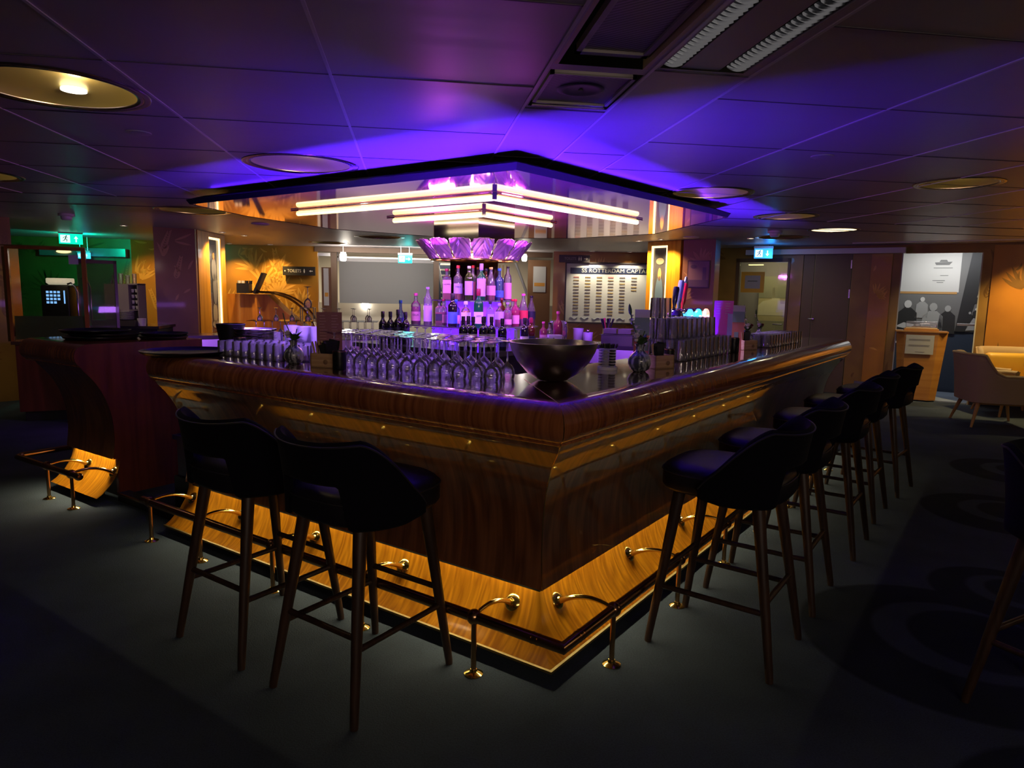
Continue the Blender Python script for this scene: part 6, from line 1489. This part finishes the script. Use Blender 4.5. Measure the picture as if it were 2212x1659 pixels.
# ================================================================ RIGHT SIDE
def RM(a, z=0, d=0): return RWp(a-.6, z, d)
AR = math.atan2(RU.y, RU.x)
t = thing('door_1', 'glass door with yellow framed notice in the far right wall', 'door', RM(.66), AR); del t['label'], t['category']; t['kind'] = 'structure'
mb = MB(); mb.box(0, .06, -.02, .05, 0, 2.12); mb.box(.83, .87, -.02, .05, 0, 2.12); mb.box(0, .87, -.02, .05, 2.06, 2.12); mb.build('door_frame', M_BROWNP, t)
mb = MB(); mb.box(.06, .83, .01, .02, 0, 2.06); mb.build('door_glass', M_GLASSW, t)
mb = MB(); mb.tube([(.66, -.045, 1.05), (.80, -.045, 1.05), (.80, .0, 1.05)], .010, 8); mb.build('door_handle', M_STEEL, t)
t = thing('door_2', 'brown double door', 'door', RM(1.72), AR); del t['label'], t['category']; t['kind'] = 'structure'
M_DOORB = mat('brown_door_paint', (.12, .085, .045), .5)
mb = MB(); mb.box(.01, .17, .0, .04, 0, 2.19); mb.build('door_leaf', M_DOORB, t); mb = MB(); mb.box(.18, .71, .0, .04, 0, 2.19); lf = mb.build('door_leaf', M_DOORB, t)
mb = MB(); mb.tube([(.14, -.04, 1.16), (.21, -.04, 1.16)], .008, 8); mb.lathe([(0, 0), (.018, 0), (.014, .04), (0, .04)], 12, 0, Matrix.Translation((.21, 0, 1.16)) @ FM); mb.lathe([(0, 0), (.012, 0), (0, .008)], 10, 0, Matrix.Translation((.21, 0, 1.08)) @ FM); mb.build('door_handle', M_STEEL, t)
for z in (1.5, 1.95): mb = MB(); mb.box(.695, .712, -.014, .0, z, z+.13); mb.build('hinge', M_STEEL, t)
# lobby behind the glass door
mb = MB(); vs = [RM(a, z, 1.6) for z in (0, CEIL) for a in (-.6, 2.6)]; mb.add(vs, [(0, 1, 3, 2)]); struct(mb, 'wall_door_lobby', mat('lobby_pale', (.33, .29, .24), .6))
t = thing('ship_mural', 'pale yellow ship mural seen through the glass door', 'mural', RM(.95, 1.25, 1.5), AR)
mb = MB(); mb.box(-.28, .30, 0, .01, -.6, .62); mb.build('mural_panel', mat('mural_yellow', (.62, .52, .22), .5), t)
mb = MB(); mb.add([(-.28, -.004, -.1), (.3, -.004, -.1), (.3, -.004, .12), (.12, -.004, .12), (.10, -.004, .22), (.02, -.004, .22), (.0, -.004, .42), (-.03, -.004, .42), (-.04, -.004, .2), (-.2, -.004, .16), (-.28, -.004, .08)], [tuple(range(11))]); mb.build('ship_print', mat('ship_print', (.85, .76, .42), .5), t)
mb = MB(); mb.box(-.28, .30, -.004, -.001, .22, .62, 0, None); mb.box(-.28, .3, -.004, -.001, -.6, -.2); mb.build('sky_print', mat('sky_print', (.35, .33, .18), .5), t)
t = thing('door_notice', 'notice sheet in a yellow frame on the glass door', 'notice', RM(.66, 1.56, -.025), AR)
mb = MB(); mb.box(.10, .48, -.004, .0, .0, .34); mb.build('yellow_frame', mat('yellow_frame', (.52, .27, .02), .5), t); mb = MB(); mb.box(.165, .415, -.006, -.0045, .065, .28); mb.build('paper', mat('paper_grey', (.28, .26, .30), .6), t)
mb = MB(); mb.box(.21, .37, -.0072, -.0062, .180, .196); mb.build('notice_print', mat('notice_ink', (.08, .08, .09), .6), t)
lamp('AREA', 'door_lobby_light', RM(1.0, 2.2, .9), 4, (1, .88, .6), RM(1.0, 1.0, 1.5), .8, .3)
mb = MB(); mb.box(-.12, .12, -.03, .03, 0, .015); 
o = mb.build('lobby_ceiling_light', mat('lobby_ceiling_lamp', (1, .85, .4), .4, emit=(1, .85, .35), es=1.4)); o.location = RM(.85, 2.03, .5); o.rotation_euler = (0, 0, AR); tag(o, 'small yellow light seen through the glass door below the blue exit sign', 'light')
# wide pale ceiling duct before the doors
mb = MB(); mb.box(-.9, 1.4, -.18, -.04, 2.17, 2.25); o = mb.build('curtain_track', M_WHITEP); o.location = RM(1.75); o.rotation_euler = (0, 0, AR); tag(o, 'pale horizontal track box above the doors at the right', 'track')

# exhibit alcove ------------------------------------------------------------------------
def RA(a, z, d): return RWp(a-.6, z, d)
M_MUR = mat('mural_sky_grey', (.50, .49, .46), .5); M_NAVY = noise_bump(mat('navy_wall', (.035, .05, .085), .7), 30, .1)
D1 = 1.25
for nm, P, Q, m, z0_, z1_ in (('wall_exhibit_back', (2.75, D1), (4.7, D1), M_NAVY, 0, 1.0), ('wall_exhibit_left', (3.10, .06), (2.75, D1), M_NAVY, 0, CEIL), ('wall_exhibit_right', (4.7, D1), (4.10, .06), M_NAVY, 0, 1.0)):
    mb = MB(); a, b_ = RA(P[0], 0, P[1]), RA(Q[0], 0, Q[1])
    mb.add([a+Vector((0, 0, z0_)), b_+Vector((0, 0, z0_)), b_+Vector((0, 0, z1_)), a+Vector((0, 0, z1_))], [(0, 1, 2, 3)]); struct(mb, nm, m)
t = thing('photo_mural', 'large black and white photo mural of a crowd at a ship yard in the alcove', 'mural', RA(3.6, 1.0, D1-.02), AR)
def mat_mono(v): return mat('mono_%d' % int(v*100), (v, v*.96, v*.86), .5)
M10, M3, M20, M45, M70 = mat_mono(.10), mat_mono(.035), mat_mono(.2), mat_mono(.45), mat_mono(.72)
mb = MB(); mb.box(-.85, 1.1, 0, .02, 0, CEIL-1.01); mb.build('mural_panel', [M20], t)
mb = MB(); mb.box(-.85, .22, -.004, -.001, .62, 1.3); mb.build('white_title_field', M70, t)
mb = MB(); mb.box(-.85, .20, -.006, -.0045, .59, .625); mb.build('orange_line', mat('orange_line', (.6, .32, .10), .5), t)
mb = MB(); mb.box(.42, 1.1, -.004, -.001, .55, 1.3); mb.build('sky_field', M45, t)
mb = MB()
mb.add([(-.14, -.008, 1.09), (.10, -.008, 1.10), (.06, -.008, 1.05), (-.12, -.008, 1.05)], [(0, 3, 2, 1)]); mb.add([(-.08, -.008, 1.10), (.04, -.008, 1.10), (.02, -.008, 1.13), (-.06, -.008, 1.13)], [(0, 1, 2, 3)])
for k, (a0, a1) in enumerate(((-.15, .11), (-.05, .06), (-.15, .02), (-.09, .0))): mb.box(a0, a1, -.008, -.006, (1.00, .88, .80, .77)[k], (1.00, .88, .80, .77)[k]+.008)
mb.build('title_print', M20, t)
mb = MB(); mb.add([(.22, -.006, 0), (.36, -.006, 0), (.62, -.006, 1.3), (.36, -.006, 1.3)], [(0, 1, 2, 3)]); mb.add([(.40, -.007, .45), (.75, -.007, .45), (.75, -.007, .62), (.40, -.007, .52)], [(0, 1, 2, 3)]); mb.build('crane_print', M3, t)
def fig(mb, x, z, s_, mh, mbod):
    mb.add([(x+s_*.11*math.cos(k*PI/5), -.010, z+s_*.13*math.sin(k*PI/5)) for k in range(10)], [tuple(range(10))], mh)
    mb.add([(x-s_*.10, -.009, z-s_*.12), (x+s_*.10, -.009, z-s_*.12), (x+s_*.27, -.009, z-s_*.28), (x+s_*.30, -.009, z-s_*1.0), (x-s_*.30, -.009, z-s_*1.0), (x-s_*.27, -.009, z-s_*.28)], [tuple(range(6))], mbod)
mb = MB()
for x, z, s_, a, b_ in ((-.72, .36, .42, 1, 0), (-.46, .42, .50, 1, 0), (-.26, .50, .30, 1, 2), (-.10, .38, .52, 2, 2), (.10, .36, .40, 2, 0), (.48, .36, .16, 1, 0), (.56, .37, .16, 1, 2), (.64, .37, .17, 1, 0), (.73, .37, .16, 1, 0), (.80, .35, .2, 1, 3), (.40, .30, .16, 2, 0)): fig(mb, x, z, s_, a, b_)
mb.box(-.75, -.55, -.012, -.010, .08, .11, 4, Matrix.Rotation(-.5, 4, 'Y')); mb.add([(-.62, -.013, .05), (-.38, -.013, .0), (-.35, -.013, .09), (-.5, -.013, .12)], [(0, 1, 2, 3)], 4)
mb.add([(.36, -.011, .02), (.60, -.011, .04), (.62, -.011, .20), (.45, -.011, .22)], [(0, 1, 2, 3)], 2)
mb.build('crowd_print', [M3, M70, M45, M20, M70], t)
mb = MB(); vs = [RA(4.62, z, D1-.08) for z in (1.0, CEIL)]; 
t2 = thing('wall_shelf', 'small white shelf bracket on the right of the alcove', 'shelf', RA(4.06, .98, .45), AR)
mb = MB(); mb.box(-.20, .06, -.05, .12, .14, .17); mb.build('shelf_board', M_WHITEP, t2); mb = MB(); mb.box(.02, .10, -.02, .10, -.06, .28); mb.build('bracket', mat('grey_bracket', (.3, .3, .32), .5), t2)
mb = MB()
for a in (3.10, 4.085): mb.add([RA(a, 0, -.005), RA(a+.015, 0, -.005), RA(a+.015, 2.17, -.005), RA(a, 2.17, -.005)], [(0, 1, 2, 3)])
struct(mb, 'trim_10', mat('pale_edge', (.45, .46, .42), .4))
t = thing('alcove_platform', 'pale blue floor platform of the exhibit alcove', 'platform', RA(3.6, 0, .3), AR)
mb = MB(); mb.add([RA(3.12, .02, .0)-t.location, RA(4.08, .02, .0)-t.location, RA(4.65, .02, 1.2)-t.location, RA(2.78, .02, 1.2)-t.location, RA(3.12, .002, .0)-t.location, RA(4.08, .002, .0)-t.location], [(0, 1, 2, 3), (4, 5, 1, 0)]); mb.v = [Matrix.Rotation(-AR, 4, 'Z') @ v for v in mb.v]; mb.build('platform_top', mat('platform_blue', (.30, .36, .45), .3), t)
lamp('AREA', 'alcove_light', RA(3.7, 2.25, .55), 7, (.92, .95, 1.0), RA(3.65, 1.0, 1.1), .9, .25)
lamp('SPOT', 'alcove_front_light', RA(3.4, 2.28, -.9), 10, (1, .88, .62), RA(3.5, .9, .2), .05, None, 60, .8)
# lectern in front of the mural
lc = Vector((7.47, 9.22, 0)); t = thing('lectern', 'tall amber wooden lectern with a grey plaque before the photo mural', 'lectern', lc+Vector((.03, .0, .0205)), AR+.12)
mb = MB(); mb.prism([(-.24, -.08), (-.16, -.16), (.17, -.17), (.26, -.09), (.20, .12), (-.18, .12)], 0, 1.0); mb.v = [Vector((v.x*(1.0+.32*v.z), v.y, v.z)) for v in mb.v]
M_LECT = wood('lectern_wood', (.50, .24, .055), (.40, .17, .035), .35, .3, (1.5, 1.5, 14), use_uv=False)
mb.build('lectern_body', M_LECT, t)
mb = MB(); mb.box(-.33, .34, -.19, .15, 1.001, 1.02); mb.box(-.22, .22, -.14, .11, 1.02, 1.05); mb.build('top_board', M_LECT, t)
mb = MB(); mb.box(-.19, .17, -.198, -.190, .68, .96); pl_ = mb.build('plaque', mat('plaque_grey', (.42, .43, .40), .3), t)
mb = MB()
for z, a, b_ in ((.915, -.15, .12), (.90, -.15, .12), (.83, -.15, .12), (.815, -.15, .11), (.73, -.06, .06)): mb.box(a, b_, -.200, -.1985, z-.02, z-.014)
mb.build('plaque_lines', mat('plaque_ink', (.18, .18, .19), .6), pl_)
t3 = thing('display_box', 'lit glass topped display box with a ship model on the lectern', 'display box', t.location+Vector((0, 0, 1.051)), AR+.12)
mb = MB(); mb.box(-.20, .20, -.10, .09, 0, .012); mb.build('box_base', mat('box_lit_wood', (.75, .55, .28), .5), t3); mb = MB(); mb.rbox((0, 0, .06), (.40, .19, .09), .012); mb.build('glass_cover', M_GLASS, t3); mb = MB(); mb.box(-.12, .12, -.01, .01, .014, .03); mb.build('ship_model', M_BRONZE, t3)
lamp('SPOT', 'lectern_light', lc+Vector((-.1, -.5, 2.2)), 12, (1, .85, .55), lc+Vector((0, 0, 1.0)), .04, None, 40, .8)

# armchairs ------------------------------------------------------------------------------
def armchair(p, rz, col_, label, inner):
    """local +y is the open front"""
    t = thing('armchair', label, 'armchair', p, rz, 'tan armchairs by the right wall'); NU = 44
    def top(a):
        x = abs(a); return .86 if x < .40 else (.86-.24*min(1, (x-.40)/.17)**1.2)
    def pt(u, v, off):
        a = 2*u-1; ang = a*R(150); e = .55; rx_, ry_ = .37+off, .37+off
        sx, sy = math.sin(ang), -math.cos(ang); x = rx_*abs(sx)**e*(1 if sx > 0 else -1); y = ry_*abs(sy)**e*(1 if sy > 0 else -1)
        z = .30+(top(a)-.30)*v; k = 1-.10*(1-v); return Vector((x*k, y*k-.03*max(0, v-.5)*(abs(a) < .4), z))
    ring = []
    for i in range(NU+1):
        u = i/NU; c_ = [pt(u, j/8, .035) for j in range(9)]+[pt(u, 1, .0)+Vector((0, 0, .02))]+[pt(u, 1-j/8, -.035) for j in range(9)]; ring.append(c_)
    q = len(ring[0]); mb = MB(); fs = []
    for i in range(NU):
        for j in range(q): j2 = (j+1) % q; fs.append((i*q+j, (i+1)*q+j, (i+1)*q+j2, i*q+j2))
    fs += [tuple(range(q)), tuple(reversed([NU*q+j for j in range(q)]))]
    mb.add([v for c_ in ring for v in c_], fs, 0, True); sh = mb.build('shell', col_, t, angle=70)
    mb = MB(); mb.tube([pt(i/NU, 1, .036) for i in range(NU+1)], .010, 6); mb.build('piping', mat('tan_piping', (.40, .27, .13), .6), sh)
    mb = MB(); mb.rbox((0, .03, .39), (.62, .62, .15), .05, 4); mb.build('seat_cushion', inner, t)
    mb = MB(); mb.rbox((0, -.23, .62), (.56, .14, .36), .06, 4, 0, None); mb.build('back_cushion', inner, t)
    mb = MB(); mb.box(-.26, .26, -.26, -.22, .27, .31); mb.box(-.26, .26, .22, .26, .27, .31); mb.box(-.26, -.22, -.26, .26, .27, .31); mb.box(.22, .26, -.26, .26, .27, .31); mb.build('leg_frame', M_LEGT, t)
    for sx in (-1, 1):
        for sy in (-1, 1):
            mb = MB(); mb.tube([(sx*.33, sy*.33, 0), (sx*.245, sy*.245, .30)], [.014, .027], 8); mb.build('leg', M_LEGT, t)
    return t
M_LEGT = mat('oak_leg', (.42, .22, .07), .4); M_TAN = noise_bump(mat('tan_upholstery', (.34, .24, .13), .65), 200, .1); M_YEL = noise_bump(mat('mustard_leather', (.62, .36, .04), .42, 0, .1), 12, .15, .01)
armchair((7.02, 7.32, 0), R(-112), M_TAN, 'tan armchair seen from behind, nearer of the two at the right edge', M_YEL)
armchair((7.95, 7.98, 0), R(165), M_TAN, 'mustard lit armchair against the amber wall, farther of the two', M_YEL)
t = thing('side_table', 'small round lit side table between the armchairs at the right edge', 'table', (7.95, 7.20, 0))
mb = MB(); mb.lathe([(0, .53), (.28, .53), (.29, .54), (.28, .555), (0, .555)], 36); mb.build('table_top', mat('table_cream', (.6, .5, .35), .3), t); mb = MB(); mb.lathe([(.18, 0), (.18, .015), (.03, .03), (.022, .53)], 20); mb.build('pedestal', M_BLACKP, t)
M_BLKCH = M_VELVET
t = thing('lounge_chair', 'black rounded chair cut off by the right picture edge', 'chair', (3.42, 2.44, 0), R(60))
mb = MB(); mb.shell([(.18, .30), (.26, .36), (.31, .52), (.34, .70), (.335, .76), (.30, .77), (.27, .70), (.24, .50), (.0, .48)], 36); mb.build('shell', M_BLKCH, t)
for a in range(4): mb = MB(); mb.tube([(.22*math.cos(a*PI/2+.78), .22*math.sin(a*PI/2+.78), 0), (.15*math.cos(a*PI/2+.78), .15*math.sin(a*PI/2+.78), .34)], [.014, .02], 8); mb.build('leg', M_LEGW, t)
lamp('SPOT', 'armchair_light', (7.9, 7.6, 2.28), 48, (1, .74, .32), (7.9, 7.9, .5), .04, None, 120, .9)
t = thing('wall_socket', 'white socket box near the floor on the far right wall', 'socket', RM(2.90, .16, -.03), AR)
mb = MB(); mb.rbox((0, 0, .04), (.14, .03, .07), .008); mb.build('socket_body', M_WHITEP, t); mb = MB(); mb.box(-.30, -.10, -.01, .01, .0, .06); mb.build('vent_grid', M_STEEL, t)
